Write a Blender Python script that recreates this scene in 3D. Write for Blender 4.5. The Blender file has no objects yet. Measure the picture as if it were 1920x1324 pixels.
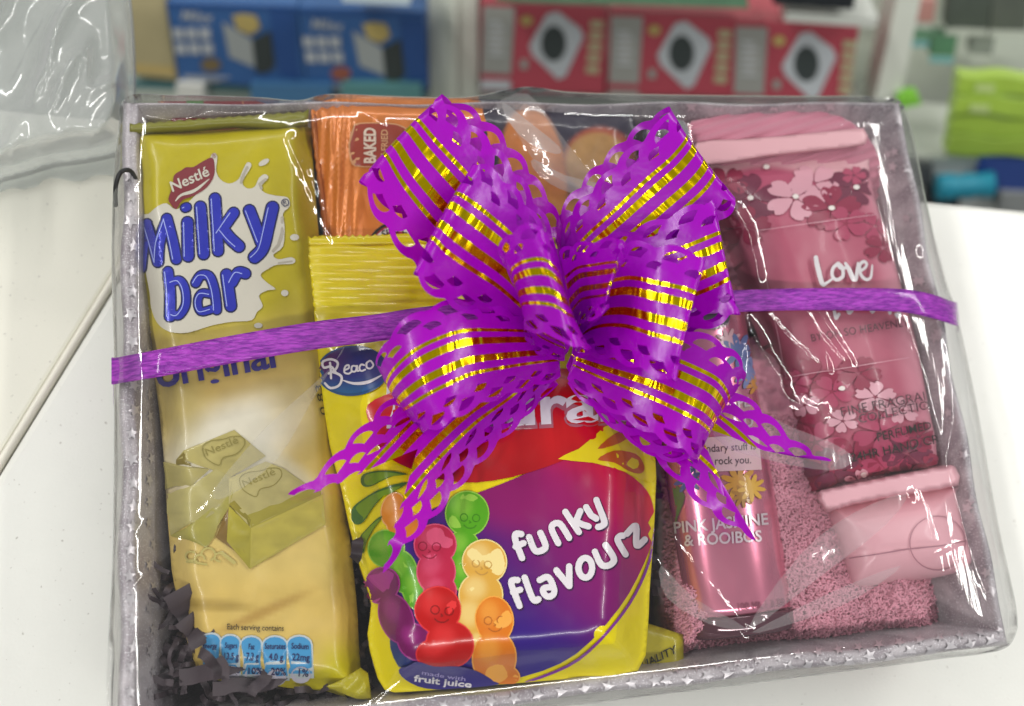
import bpy, bmesh, math, random
import numpy as np
from mathutils import Vector, Matrix, noise
from mathutils.bvhtree import BVHTree
from mathutils.geometry import delaunay_2d_cdt

random.seed(7)
S = bpy.context.scene
COL = S.collection

# ------------------------------------------------------------------ camera
FPX = 2130.0                      # focal length in photograph pixels (1920 wide)
CAMZ = 0.578                      # camera height above the table
_dr = np.array((0.98543511, 0.03214587, -0.16698592))
_dd = np.array((-0.08050131, 0.95786245, -0.27571555))
_dr /= np.linalg.norm(_dr)
_dd -= _dr * (_dr @ _dd); _dd /= np.linalg.norm(_dd)
_n = np.cross(_dr, _dd)
RW = np.array((_dr, _dd, _n))     # camera axes -> world axes
cam_d = bpy.data.cameras.new('camera')
cam = bpy.data.objects.new('camera', cam_d); COL.objects.link(cam)
M = Matrix([[RW[i][j] for j in range(3)] for i in range(3)]).to_4x4()
M.translation = Vector((0, 0, CAMZ))
cam.matrix_world = M
cam_d.sensor_width = 36; cam_d.lens = 36 * FPX / 1920
cam_d.clip_start = 0.02; cam_d.clip_end = 60
cam_d.dof.use_dof = True; cam_d.dof.focus_distance = 0.51; cam_d.dof.aperture_fstop = 4.6
S.camera = cam
CAM = np.array((0, 0, CAMZ))

# ------------------------------------------------------------------ light: a shop ceiling with strip lamps
W = bpy.data.worlds.new('World'); S.world = W; W.use_nodes = True
bg = W.node_tree.nodes['Background']
bg.inputs[0].default_value = (0.92, 0.96, 1.0, 1); bg.inputs[1].default_value = 0.22
def lamp(name, loc, size, watts, rot=0, col=(1, 0.985, 0.95)):
    d = bpy.data.lights.new(name, 'AREA'); d.shape = 'RECTANGLE'
    d.size, d.size_y = size; d.energy = watts; d.color = col
    o = bpy.data.objects.new(name, d); COL.objects.link(o)
    o.location = loc; o.rotation_euler = (0, 0, rot)
    return o
lamp('ceiling_lamp', (-1.5, 0.9, 2.1), (0.14, 2.4), 40)
lamp('ceiling_lamp', (1.85, 1.1, 2.1), (0.14, 2.4), 38)
lamp('ceiling_lamp', (0.1, 3.1, 2.1), (2.2, 0.14), 38)
lamp('ceiling_lamp', (0.0, -1.25, 2.1), (2.4, 0.14), 31)
S.view_settings.view_transform = 'Standard'; S.view_settings.look = 'None'
S.view_settings.exposure = 0.20; S.view_settings.gamma = 1
S.render.engine = 'CYCLES'
S.cycles.use_denoising = True
S.cycles.max_bounces = 10; S.cycles.transparent_max_bounces = 24
S.cycles.caustics_reflective = False; S.cycles.caustics_refractive = False
S.cycles.sample_clamp_indirect = 4.0

# ------------------------------------------------------------------ helpers
def rays(px, py):
    px = np.asarray(px, float); py = np.asarray(py, float)
    d = np.stack((px - 960, -(py - 662), np.full(px.shape, -FPX)), -1)
    return d @ RW.T
def PW(px, py, z):
    """photo pixel -> world point on height z (arrays)"""
    d = rays(px, py); z = np.asarray(z, float) * np.ones(d.shape[:-1])
    t = (z - CAMZ) / d[..., 2]
    return CAM + d * t[..., None]
def P(px, py, z): return Vector(PW(px, py, z))

def lin(c):
    if isinstance(c, str):
        c = c.lstrip('#'); c = [int(c[i:i+2], 16) / 255 for i in (0, 2, 4)]
    return tuple(((x / 12.92) if x <= 0.04045 else ((x + 0.055) / 1.055) ** 2.4) for x in c)

MATS = {}
def mat(name, col='808080', rough=0.4, metal=0.0, coat=0.0, bump=None, vcol=False, spec=0.5, var=0.0, sheen=0, alpha=1.0, trans=0.0, aniso=None):
    if name in MATS: return MATS[name]
    m = bpy.data.materials.new(name); m.use_nodes = True
    nt = m.node_tree; b = nt.nodes['Principled BSDF']
    c = (*lin(col), 1)
    b.inputs['Base Color'].default_value = c
    b.inputs['Roughness'].default_value = rough
    b.inputs['Metallic'].default_value = metal
    b.inputs['Coat Weight'].default_value = coat
    b.inputs['Coat Roughness'].default_value = 0.08
    b.inputs['Specular IOR Level'].default_value = spec
    b.inputs['Alpha'].default_value = alpha
    b.inputs['Transmission Weight'].default_value = trans
    if sheen: b.inputs['Sheen Weight'].default_value = sheen
    src = None
    if vcol:
        a = nt.nodes.new('ShaderNodeVertexColor'); a.layer_name = 'Col'; src = a.outputs[0]
    if var:
        tc = nt.nodes.new('ShaderNodeTexCoord'); nz = nt.nodes.new('ShaderNodeTexNoise')
        nz.inputs['Scale'].default_value = 60; nz.inputs['Detail'].default_value = 4
        nt.links.new(tc.outputs['Object'], nz.inputs['Vector'])
        mr = nt.nodes.new('ShaderNodeMapRange'); mr.inputs[3].default_value = 1 - var; mr.inputs[4].default_value = 1 + var
        nt.links.new(nz.outputs[0], mr.inputs[0])
        mx = nt.nodes.new('ShaderNodeMix'); mx.data_type = 'RGBA'; mx.blend_type = 'MULTIPLY'; mx.inputs[0].default_value = 1
        if src: nt.links.new(src, mx.inputs[6])
        else: mx.inputs[6].default_value = c
        nt.links.new(mr.outputs[0], mx.inputs[7]); src = mx.outputs[2]
    if src: nt.links.new(src, b.inputs['Base Color'])
    if bump:
        sc, dist, stretch = bump
        tc = nt.nodes.new('ShaderNodeTexCoord'); mp = nt.nodes.new('ShaderNodeMapping')
        mp.inputs['Scale'].default_value = stretch
        nt.links.new(tc.outputs['Object'], mp.inputs[0])
        nz = nt.nodes.new('ShaderNodeTexNoise'); nz.inputs['Scale'].default_value = sc; nz.inputs['Detail'].default_value = 3
        nt.links.new(mp.outputs[0], nz.inputs['Vector'])
        bp = nt.nodes.new('ShaderNodeBump'); bp.inputs['Distance'].default_value = dist; bp.inputs['Strength'].default_value = 1
        nt.links.new(nz.outputs[0], bp.inputs['Height']); nt.links.new(bp.outputs[0], b.inputs['Normal'])
    MATS[name] = m
    return m

def mesh_obj(name, verts, faces, m, parent=None, smooth=True, cols=None, uvs=None):
    me = bpy.data.meshes.new(name)
    me.from_pydata([tuple(map(float, v)) for v in verts], [], [tuple(map(int, f)) for f in faces])
    me.update()
    if smooth: me.polygons.foreach_set('use_smooth', [True] * len(me.polygons))
    if cols is not None:
        at = me.color_attributes.new('Col', 'FLOAT_COLOR', 'POINT')
        c = np.ones((len(me.vertices), 4)); c[:, :3] = cols
        at.data.foreach_set('color', c.ravel())
    ms = m if isinstance(m, (list, tuple)) else [m]
    for x in ms: me.materials.append(x)
    o = bpy.data.objects.new(name, me); COL.objects.link(o)
    if parent: 
        o.parent = parent
        o.matrix_parent_inverse = parent.matrix_world.inverted()
    return o
def tag(o, label=None, cat=None, group=None, kind=None):
    if label: o['label'] = label
    if cat: o['category'] = cat
    if group: o['group'] = group
    if kind: o['kind'] = kind
    return o
def thing(name, label, cat, loc, group=None):
    o = bpy.data.objects.new(name, None); COL.objects.link(o); o.location = loc
    o.empty_display_size = 0.02
    o.matrix_world = Matrix.Translation(loc)
    return tag(o, label, cat, group)

def crom(pts, n=6, closed=False):
    """Catmull-Rom through points of any dimension"""
    p = np.array(pts, float); N = len(p); out = []
    rng = range(N) if closed else range(N - 1)
    for i in rng:
        if closed: a, b, c, d = p[(i-1) % N], p[i], p[(i+1) % N], p[(i+2) % N]
        else: a, b, c, d = p[max(i-1, 0)], p[i], p[i+1], p[min(i+2, N-1)]
        for k in range(n):
            t = k / n
            out.append(0.5 * ((2*b) + (-a + c)*t + (2*a - 5*b + 4*c - d)*t*t + (-a + 3*b - 3*c + d)*t**3))
    if not closed: out.append(p[-1])
    return np.array(out)

def inside(poly, x, y):
    poly = np.asarray(poly, float); x = np.asarray(x, float); y = np.asarray(y, float)
    r = np.zeros(x.shape, bool)
    x1, y1 = poly[:, 0], poly[:, 1]; x2, y2 = np.roll(x1, -1), np.roll(y1, -1)
    for a, b, c, d in zip(x1, y1, x2, y2):
        if b == d: continue
        k = ((b > y) != (d > y)) & (x < (c - a) * (y - b) / (d - b) + a)
        r ^= k
    return r
def pdist(poly, x, y, closed=True):
    """distance to a polyline, arrays"""
    poly = np.asarray(poly, float); x = np.asarray(x, float); y = np.asarray(y, float)
    best = np.full(x.shape, 1e18)
    n = len(poly)
    for i in range(n if closed else n - 1):
        a = poly[i]; b = poly[(i+1) % n]; d = b - a; L = d @ d
        t = np.clip(((x - a[0]) * d[0] + (y - a[1]) * d[1]) / (L + 1e-12), 0, 1)
        best = np.minimum(best, (x - a[0] - t*d[0])**2 + (y - a[1] - t*d[1])**2)
    return np.sqrt(best)
def densify(poly, step, closed=True):
    out = []; n = len(poly)
    for i in range(n if closed else n - 1):
        a = np.array(poly[i], float); b = np.array(poly[(i+1) % n], float)
        k = max(1, int(np.linalg.norm(b - a) / step))
        for j in range(k): out.append(a + (b - a) * j / k)
    if not closed: out.append(np.array(poly[-1], float))
    return np.array(out)

def triangulate(polys, step=None, pts=None, keep=None):
    """union of polygons (lists of 2D points) -> (verts Nx2, tris). Optional grid of inner points."""
    vs, fs = [], []
    for p in polys:
        b = len(vs); vs += [Vector((float(q[0]), float(q[1]))) for q in p]
        fs.append(list(range(b, b + len(p))))
    if step:
        allp = np.concatenate([np.asarray(p, float)[:, :2] for p in polys])
        x0, y0 = allp.min(0); x1, y1 = allp.max(0)
        gx, gy = np.meshgrid(np.arange(x0 + step/2, x1, step), np.arange(y0 + step/2, y1, step * 0.87))
        gx[1::2] += step / 2
        gx, gy = gx.ravel(), gy.ravel()
        ok = np.zeros(gx.shape, bool)
        for p in polys: ok |= inside(p, gx, gy)
        for p in polys:
            if len(polys) < 3: ok &= pdist(p, gx, gy) > step * 0.35
        vs += [Vector((float(a), float(b))) for a, b in zip(gx[ok], gy[ok])]
    r = delaunay_2d_cdt(vs, [], fs, 1, 1e-5)
    V = np.array([tuple(v) for v in r[0]]); F = r[2]
    T = []
    for f in F:
        for k in range(1, len(f) - 1): T.append((f[0], f[k], f[k+1]))
    T = np.array(T)
    if len(polys) > 1:
        cc = V[T].mean(1); kin = np.zeros(len(T), bool)
        for p in polys:
            pa = np.asarray(p, float)[:, :2]; lo, hi = pa.min(0), pa.max(0)
            k = np.where(~kin & (cc[:, 0] > lo[0]) & (cc[:, 0] < hi[0]) & (cc[:, 1] > lo[1]) & (cc[:, 1] < hi[1]))[0]
            if len(k): kin[k[inside(pa, cc[k, 0], cc[k, 1])]] = True
        T = T[kin]
    # turn all one way
    a, b, c = V[T[:, 0]], V[T[:, 1]], V[T[:, 2]]
    s = (b[:, 0]-a[:, 0])*(c[:, 1]-a[:, 1]) - (b[:, 1]-a[:, 1])*(c[:, 0]-a[:, 0])
    T[s > 0] = T[s > 0][:, ::-1]        # picture y runs down: this makes normals face up
    T = T[np.abs(s) > 1e-9]
    return V, T

class Surf:
    def __init__(s, objs):
        vs, fs = [], []
        for o in objs:
            b = len(vs); mw = o.matrix_world
            bpy.context.view_layer.update(); mw = o.matrix_world
            vs += [mw @ v.co for v in o.data.vertices]
            fs += [[b + i for i in p.vertices] for p in o.data.polygons]
        s.t = BVHTree.FromPolygons(vs, fs); s.z = 0.06
    def cast(s, px, py, off):
        d = rays(px, py); out = []
        o = Vector(CAM)
        miss = []
        for i, v in enumerate(d):
            h = s.t.ray_cast(o, Vector(v).normalized())
            if h[0] is None: out.append(None); miss.append(i)
            else:
                n = h[1]
                if n.dot(Vector(v)) > 0: n = -n
                out.append(h[0] - Vector(v).normalized() * off * 0.5 + n * off * 0.5)
        good = [q for q in out if q is not None]
        for i in miss:
            z = min(good, key=lambda q: 0).z if good else s.z
            # nearest found neighbour in pixel space
            bi = None; bd = 1e18
            for j, q in enumerate(out):
                if q is None: continue
                dd = (px[i]-px[j])**2 + (py[i]-py[j])**2
                if dd < bd: bd, bi = dd, j
            out[i] = P(px[i], py[i], out[bi].z if bi is not None else z)
            if bi is None: out[i] = P(px[i], py[i], z)
            miss_done = True
        return out

def drop_missing(V, T, surf):
    d = rays(V[:, 0], V[:, 1]); o = Vector(CAM)
    ok = np.array([surf.t.ray_cast(o, Vector(v).normalized())[0] is not None for v in d])
    keep = ok[T].all(axis=1)
    return T[keep]

def decal(name, polys, surf, m, off, parent, step=None, colf=None, clip=True):
    V, T = triangulate(polys, step)
    if clip:
        T = drop_missing(V, T, surf)
        if len(T) == 0: return None
        used = np.unique(T); mp = -np.ones(len(V), int); mp[used] = np.arange(len(used)); V = V[used]; T = mp[T]
    W3 = surf.cast(V[:, 0], V[:, 1], off + (.0004 if off > 0 else 0))
    cols = colf(V[:, 0], V[:, 1]) if colf else None
    return mesh_obj(name, W3, T, m, parent, cols=cols)

def circle(cx, cy, rx, ry=None, ang=0, n=16):
    ry = rx if ry is None else ry; c, s = math.cos(ang), math.sin(ang)
    return [(cx + c*rx*math.cos(t) - s*ry*math.sin(t), cy + s*rx*math.cos(t) + c*ry*math.sin(t))
            for t in [2*math.pi*k/n + 0.013 for k in range(n)]]
def stroke(pts, w, smooth=0, n=14):
    """fat polyline -> polygons (discs and trapezoids); w number or list; points may be (x, y)"""
    p = np.array(pts, float)
    ws = np.array([w]*len(p) if np.isscalar(w) else w, float)
    if smooth:
        q = crom(np.column_stack((p, ws)), smooth); p, ws = q[:, :2], q[:, 2]
    out = []
    for i in range(len(p)):
        out.append(circle(p[i][0] + random.uniform(-.01, .01), p[i][1], ws[i]/2, n=n))
        if i:
            d = p[i] - p[i-1]; L = np.linalg.norm(d)
            if L < 1e-6: continue
            nx, ny = -d[1]/L, d[0]/L
            a, b = ws[i-1]/2, ws[i]/2
            out.append([(p[i-1][0]+nx*a, p[i-1][1]+ny*a), (p[i][0]+nx*b, p[i][1]+ny*b), (p[i][0]-nx*b, p[i][1]-ny*b), (p[i-1][0]-nx*a, p[i-1][1]-ny*a)])
    return out
def TR(ox, oy, s):
    return lambda pts: [(ox + x*s, oy + y*s) for x, y in pts]

def text_mesh(body, bold=0.0, shear=0.0, space=1.0):
    c = bpy.data.curves.new('t', 'FONT'); c.body = body; c.size = 1; c.offset = bold; c.shear = shear
    c.space_character = space; c.resolution_u = 3
    o = bpy.data.objects.new('t', c); COL.objects.link(o)
    me = bpy.data.meshes.new_from_object(o.evaluated_get(bpy.context.evaluated_depsgraph_get()))
    bpy.data.objects.remove(o); bpy.data.curves.remove(c)
    V = np.array([v.co[:2] for v in me.vertices]); F = []
    for p in me.polygons:
        v = list(p.vertices)
        for k in range(1, len(v)-1): F.append((v[0], v[k], v[k+1]))
    bpy.data.meshes.remove(me)
    return V, np.array(F)
def text_decal(name, body, p0, p1, h, surf, m, off, parent, bold=0.0, shear=0.0, space=1.0, curve=0.0, up=None):
    """text whose baseline runs from pixel p0 to p1, capital height h pixels"""
    V, F = text_mesh(body, bold, shear, space)
    x0, x1 = V[:, 0].min(), V[:, 0].max()
    p0 = np.array(p0, float); p1 = np.array(p1, float); d = p1 - p0; L = np.linalg.norm(d); e = d / L
    u = np.array(up, float) if up is not None else np.array((e[1], -e[0]))
    t = (V[:, 0] - x0) / (x1 - x0)
    y = V[:, 1] / 0.73 * h
    q = p0[None] + d[None]*t[:, None] + u[None]*(y + curve*4*t*(1-t))[:, None]
    T = drop_missing(q, F, surf)
    if len(T) == 0: return None
    used = np.unique(T); mp = -np.ones(len(q), int); mp[used] = np.arange(len(used)); q = q[used]; T = mp[T]
    return mesh_obj(name, surf.cast(q[:, 0], q[:, 1], off + .0004), T, m, parent)

def fbm(x, y, z=0.0, o=3):
    return np.array([noise.fractal(Vector((float(a), float(b), z)), 1.0, 2.0, o) for a, b in zip(np.ravel(x), np.ravel(y))]).reshape(np.shape(x))

def pack(name, outline, zf, m, parent, step=9, zb=None, colf=None, thick=0.006):
    """closed body: top follows zf(px, py, d) over the outline, sides drop straight, flat bottom"""
    ol = densify(outline, step)
    V, T = triangulate([ol], step)
    d = pdist(ol, V[:, 0], V[:, 1])
    z = zf(V[:, 0], V[:, 1], d)
    top = PW(V[:, 0], V[:, 1], z)
    nb = len(V)
    zbv = (z.min() - thick) if zb is None else zb
    bot = top.copy(); bot[:, 2] = zbv
    # boundary edges
    cnt = {}
    for t in T:
        for a, b in ((t[0], t[1]), (t[1], t[2]), (t[2], t[0])):
            cnt[(a, b)] = 1
    be = [(a, b) for (a, b) in cnt if (b, a) not in cnt]
    F = [tuple(t) for t in T]
    F += [(b, a, a + nb, b + nb) for a, b in be]
    F += [(t[2] + nb, t[1] + nb, t[0] + nb) for t in T]
    used = set()
    cols = None
    if colf is not None:
        c = colf(V[:, 0], V[:, 1]); cols = np.concatenate((c, c))
    o = mesh_obj(name, np.concatenate((top, bot)), F, m, parent, cols=cols)
    return o

# ================================================================== SETTING
m_floor = mat('floor_tile', '8d8f8c', 0.35, var=0.05)
fl = mesh_obj('floor', [(-5, -4, -0.8), (5, -4, -0.8), (5, 6, -0.8), (-5, 6, -0.8)], [(0, 1, 2, 3)], m_floor, smooth=False)
tag(fl, 'grey shop floor below the tables', kind='structure')

m_table = mat('white_laminate', 'e2e2db', 0.34, coat=0.15, bump=(700, 0.00012, (1, 1, 1)), var=0.03)
m_table2 = mat('cream_laminate', 'dedccf', 0.36, coat=0.1, bump=(900, 0.00006, (1, 1, 1)), var=0.015)
for m_ in (m_table, m_table2):
    nt = m_.node_tree; b_ = nt.nodes['Principled BSDF']; tc_ = nt.nodes.new('ShaderNodeTexCoord')
    n_ = nt.nodes.new('ShaderNodeTexNoise'); n_.inputs['Scale'].default_value = 9; n_.inputs['Detail'].default_value = 6; n_.inputs['Distortion'].default_value = 1.5
    mr_ = nt.nodes.new('ShaderNodeMapRange'); mr_.inputs[3].default_value = .22; mr_.inputs[4].default_value = .5
    nt.links.new(tc_.outputs['Object'], n_.inputs[0]); nt.links.new(n_.outputs[0], mr_.inputs[0]); nt.links.new(mr_.outputs[0], b_.inputs['Roughness'])
    s_ = nt.nodes.new('ShaderNodeTexNoise'); s_.inputs['Scale'].default_value = 420; s_.inputs['Detail'].default_value = 2
    r_ = nt.nodes.new('ShaderNodeValToRGB'); r_.color_ramp.elements[0].position = .70; r_.color_ramp.elements[1].position = .76
    x_ = nt.nodes.new('ShaderNodeMix'); x_.data_type = 'RGBA'; x_.inputs[7].default_value = (.45, .43, .38, 1)
    old = b_.inputs['Base Color'].links[0].from_socket
    for a, c in ((tc_.outputs['Object'], s_.inputs[0]), (s_.outputs[0], r_.inputs[0]), (r_.outputs[0], x_.inputs[0]), (old, x_.inputs[6]), (x_.outputs[2], b_.inputs['Base Color'])): nt.links.new(a, c)
m_edge = mat('table_edge_band', 'dedbc9', 0.3)

def slab(name, pts2, z, th, m, parent, bevel=0.004):
    """flat board from world xy outline with rounded upper edge"""
    pts = np.array([(p[0], p[1]) for p in pts2]); c = pts.mean(0)
    n = len(pts); vs = []; fs = []
    prof = [(0, -th), (0, -bevel), (bevel*0.3, -bevel*0.3), (bevel, 0)]
    rings = []
    for off, dz in prof:
        ring = []
        for i in range(n):
            a, b, d = pts[i-1], pts[i], pts[(i+1) % n]
            e1 = (b-a)/np.linalg.norm(b-a); e2 = (d-b)/np.linalg.norm(d-b)
            n1 = np.array((-e1[1], e1[0])); n2 = np.array((-e2[1], e2[0]))
            bis = n1+n2; bis /= bis @ n1
            q = b + bis*off
            ring.append(len(vs)); vs.append((q[0], q[1], z+dz))
        rings.append(ring)
    for r0, r1 in zip(rings, rings[1:]):
        for i in range(n):
            j = (i+1) % n
            fs.append((r0[i], r0[j], r1[j], r1[i]))
    fs.append(tuple(rings[-1])); fs.append(tuple(reversed(rings[0])))
    o = mesh_obj(name, vs, fs, m, parent, smooth=False)
    return o
# seam between the tables and their far edge, found on the table plane
sA, sB = P(0, 872, 0).xy, P(214, 525, 0).xy          # seam line
sd = (sB - sA).normalized(); sn = Vector((sd.y, -sd.x))      # sn points right/down, to the main table
fA, fB = P(1722, 372, 0).xy, P(1920, 391, 0).xy      # far edge line
fd = (fB - fA).normalized()
def isect(p, d, q, e):
    det = d.x*(-e.y) + e.x*d.y
    r = q - p; t = (r.x*(-e.y) + e.x*r.y)/det
    return p + d*t
cr = isect(sA, sd, fA, fd)
far_r = fA + fd*0.9
fn = Vector((fd.y, -fd.x))                            # toward the viewer
main_pts = [sA - sd*0.5 + sn*0.0012, Vector((far_r.x, (sA - sd*0.5).y)), far_r, cr + sn*0.0012]
left_pts = [cr - sn*0.0032, cr - fd*0.75, cr - fd*0.75 + fn*0.9, sA - sd*0.5 - sn*0.0032]
t1 = thing('table', 'white laminate table carrying the gift hamper', 'table', (main_pts[0].x, main_pts[0].y, -0.8))
slab('table_top', main_pts, 0.0, 0.03, m_table, t1, 0.0045)
t2 = thing('table', 'cream table left of the seam under the crumpled clear bag', 'table', (left_pts[3].x, left_pts[3].y, -0.8))
slab('table_top', left_pts, -0.0008, 0.03, m_table2, t2, 0.002)
eb = []; ef = []
for t_ in np.linspace(-.5, (cr-sA).length, 60):
    for (o_, z_) in ((-.0030,-.004),(-.0029,-.0004),(-.0022,.0009),(-.0009,.0012),(.0003,.0009),(.0009,-.0002),(.0010,-.004)):
        c_ = sA + sd*t_ + sn*o_; eb.append((c_.x, c_.y, z_))
for i in range(59):
    for k in range(6): ef.append((i*7+k, (i+1)*7+k, (i+1)*7+k+1, i*7+k+1))
mesh_obj('edge_strip', eb, ef, mat('seam_strip', 'e4e0d2', .3, coat=.2), t1)
def leg(x, y, parent):
    w = 0.02; z0, z1 = -0.8, -0.0305
    vs = [(x+a*w, y+b*w, z) for z in (z0, z1) for a, b in ((-1,-1),(1,-1),(1,1),(-1,1))]
    mesh_obj('leg', vs, [(0,1,5,4),(1,2,6,5),(2,3,7,6),(3,0,4,7),(4,5,6,7),(3,2,1,0)], m_edge, parent, smooth=False)
for tb, pts in ((t1, main_pts), (t2, left_pts)):
    c = sum(pts, Vector((0, 0)))/4
    for p in pts:
        q = p + (c-p)*0.14; leg(q.x, q.y, tb)

# ================================================================== TRAY
m_tray = mat('silver_glitter_card', 'aaa3a7', 0.42, metal=0.35, bump=(2600, 0.00015, (1, 1, 1)), var=0.16)
m_star = mat('silver_star_foil', 'd0cbce', 0.38, metal=0.55, bump=(500, 0.0002, (1, 1, 1)))
tray_c = [P(219, 1412, .07).xy, P(1893, 1210, .07).xy, P(1688, 190, .07).xy, P(229, 190, .07).xy]
tray = thing('gift_tray', 'silver grey glitter card tray printed with stars holding the gifts', 'tray', (0, 0.17, 0.0))
def off_line(k, d):
    a, b = tray_c[k], tray_c[(k+1) % 4]; e = (b-a).normalized(); n = Vector((-e.y, e.x))
    return a + n*d, e
sidew = [0.0075, 0.0045, 0.0032, 0.0078]   # rim widths: front, right, back, left
def prof(k):
    w = sidew[k]
    return [(0.012, 0.001), (0.0005, 0.064), (0.0002, 0.0685), (0.0012, 0.0703), (w*0.5, 0.0709), (w-0.001, 0.0702), (w, 0.068), (0.030 if k else 0.024, 0.0055)]
nt = m_tray.node_tree; b_ = nt.nodes['Principled BSDF']; tc_ = nt.nodes.new('ShaderNodeTexCoord')
n1_ = nt.nodes.new('ShaderNodeTexNoise'); n1_.inputs['Scale'].default_value = 45; n1_.inputs['Detail'].default_value = 5; n1_.inputs['Distortion'].default_value = 1.2
n2_ = nt.nodes.new('ShaderNodeTexNoise'); n2_.inputs['Scale'].default_value = 1500; n2_.inputs['Detail'].default_value = 1
c1_ = nt.nodes.new('ShaderNodeValToRGB'); c1_.color_ramp.elements[0].position = .36; c1_.color_ramp.elements[1].position = .66
c1_.color_ramp.elements[0].color = (*lin('989095'), 1); c1_.color_ramp.elements[1].color = (*lin('c0babd'), 1)
c2_ = nt.nodes.new('ShaderNodeValToRGB'); c2_.color_ramp.elements[0].position = .62; c2_.color_ramp.elements[1].position = .67
mxt = nt.nodes.new('ShaderNodeMix'); mxt.data_type = 'RGBA'; mxt.inputs[7].default_value = (.7, .68, .71, 1)
for a_, c_ in ((tc_.outputs['Object'], n1_.inputs[0]), (tc_.outputs['Object'], n2_.inputs[0]), (n1_.outputs[0], c1_.inputs[0]), (n2_.outputs[0], c2_.inputs[0]), (c2_.outputs[0], mxt.inputs[0]), (c1_.outputs[0], mxt.inputs[6]), (mxt.outputs[2], b_.inputs['Base Color'])): nt.links.new(a_, c_)
walls = []
def corner(k, j):
    p, e = off_line(k-1 if k else 3, prof(k-1 if k else 3)[j][0]); q, f = off_line(k, prof(k)[j][0])
    c = isect(p, e, q, f); return Vector((c.x, c.y, prof(k)[j][1]))
for k in range(4):
    vs, fs = [], []; N = 40; J = 8
    for i in range(N+1):
        t = i/N
        for j in range(J):
            a, b = corner(k, j), corner((k+1) % 4, j)
            v = a.lerp(b, t)
            w = 0.0009*math.sin(9*t*math.pi + k)*min(1, 6*t, 6*(1-t))
            e = (b-a).normalized(); nn = Vector((-e.y, e.x, 0))
            v = v + nn*w*(1 if j > 0 else 0)
            vs.append(v)
    for i in range(N):
        for j in range(J-1):
            a = i*J+j; fs.append((a, a+J, a+J+1, a+1))
    walls.append(mesh_obj('wall', vs, fs, m_tray, tray))
bs = [corner(k, 7) for k in range(4)]
base = mesh_obj('base', [(v.x, v.y, 0.006) for v in bs] + [(v.x, v.y, 0.0015) for v in bs],
                [(0,1,2,3), (7,6,5,4), (0,4,5,1), (1,5,6,2), (2,6,7,3), (3,7,4,0)], m_tray, tray, smooth=False)
walls.append(base)
s_tray = Surf(walls)
def star(cx, cy, r, a=0, sq=1.0):
    return [(cx + (r if k % 2 == 0 else r*0.45)*math.cos(a + k*math.pi/5)*sq, cy + (r if k % 2 == 0 else r*0.45)*math.sin(a + k*math.pi/5)) for k in range(10)]
rs = random.Random(3)
stars = []
for y in range(330, 1400, 44): stars.append(star(246 + rs.uniform(-4, 6), y + rs.uniform(-4, 4), rs.uniform(12, 15), rs.random()*6, 0.9))
for y in range(300, 1390, 40): stars.append(star(282 + rs.uniform(-6, 6), y, rs.uniform(10, 13), rs.random()*6, 0.6))
for x in range(880, 1690, 52): stars.append(star(x, 196 + rs.uniform(-3, 3), 13, rs.random()*6)); stars.append(star(x+25, 226, 11, rs.random()*6))
for i in range(34):
    y = rs.uniform(240, 1150); x = 1640 + (y-240)*0.19 + rs.uniform(5, 95)
    stars.append(star(x, y, rs.uniform(9, 14), rs.random()*6))
for x in range(1250, 1880, 38): stars.append(star(x, 1412 - (x-219)*0.1207 - 10 + rs.uniform(-4, 5), 13, rs.random()*6)); stars.append(star(x+18, 1388 - (x-219)*0.1207 - 8, 10, rs.random()*6))
for x in range(700, 1250, 44): stars.append(star(x, 1340 - (x-700)*0.1207, 13, rs.random()*6))
sp = decal('star_print', stars, s_tray, m_star, 0.0005, tray)
tag(sp, kind='stuff')

# ================================================================== DARK PAPER SHRED
m_shred = mat('dark_shred_paper', '40353a', 0.6, var=0.3)
def shred_strip(vs, fs, x, y, z, L, w, a, rr):
    n = 9; b = len(vs); cx, cy = x, y; aa = a
    kz = rr.uniform(-1, 1); ph = rr.random()*6
    for i in range(n+1):
        t = i/n
        zz = z + 0.006*math.sin(t*7 + ph)*kz + 0.003
        px, py = -math.sin(aa)*w/2, math.cos(aa)*w/2
        tw = 0.5*math.sin(t*5 + ph)*w
        vs.append((cx+px, cy+py, zz+tw*0.4)); vs.append((cx-px, cy-py, zz-tw*0.4))
        cx += math.cos(aa)*L/n; cy += math.sin(aa)*L/n; aa += rr.uniform(-.35, .35)
    for i in range(n): fs.append((b+2*i, b+2*i+1, b+2*i+3, b+2*i+2))
vs, fs = [], []; rr = random.Random(11)
f0 = [(v.x, v.y) for v in bs]
for i in range(700):
    u_, v_ = rr.uniform(.1, .9), rr.uniform(.08, .92)
    q = (bs[0].lerp(bs[1], u_)).lerp(bs[3].lerp(bs[2], u_), v_); q.z = 0.012 + rr.random()*0.02
    L_ = rr.uniform(.02, .035); a_ = rr.random()*6.3
    shred_strip(vs, fs, q.x - math.cos(a_)*L_/2, q.y - math.sin(a_)*L_/2, q.z, L_, rr.uniform(.0022, .0036), a_, rr)
for i in range(95):
    x_ = rr.uniform(0, 1); y_ = rr.uniform(0, 1)
    if i % 3: px, py = 318 + x_*50, 1070 + y_*215
    else: px, py = 335 + x_*330, 1285 + y_*26
    if i % 10 == 0: px, py = 672 + x_*25, 1000 + y_*280
    q = P(px, py, .040 + rr.random()*.014)
    shred_strip(vs, fs, q.x, q.y, q.z, rr.uniform(.009, .017), rr.uniform(.0016, .003), rr.random()*6.3, rr)
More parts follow.
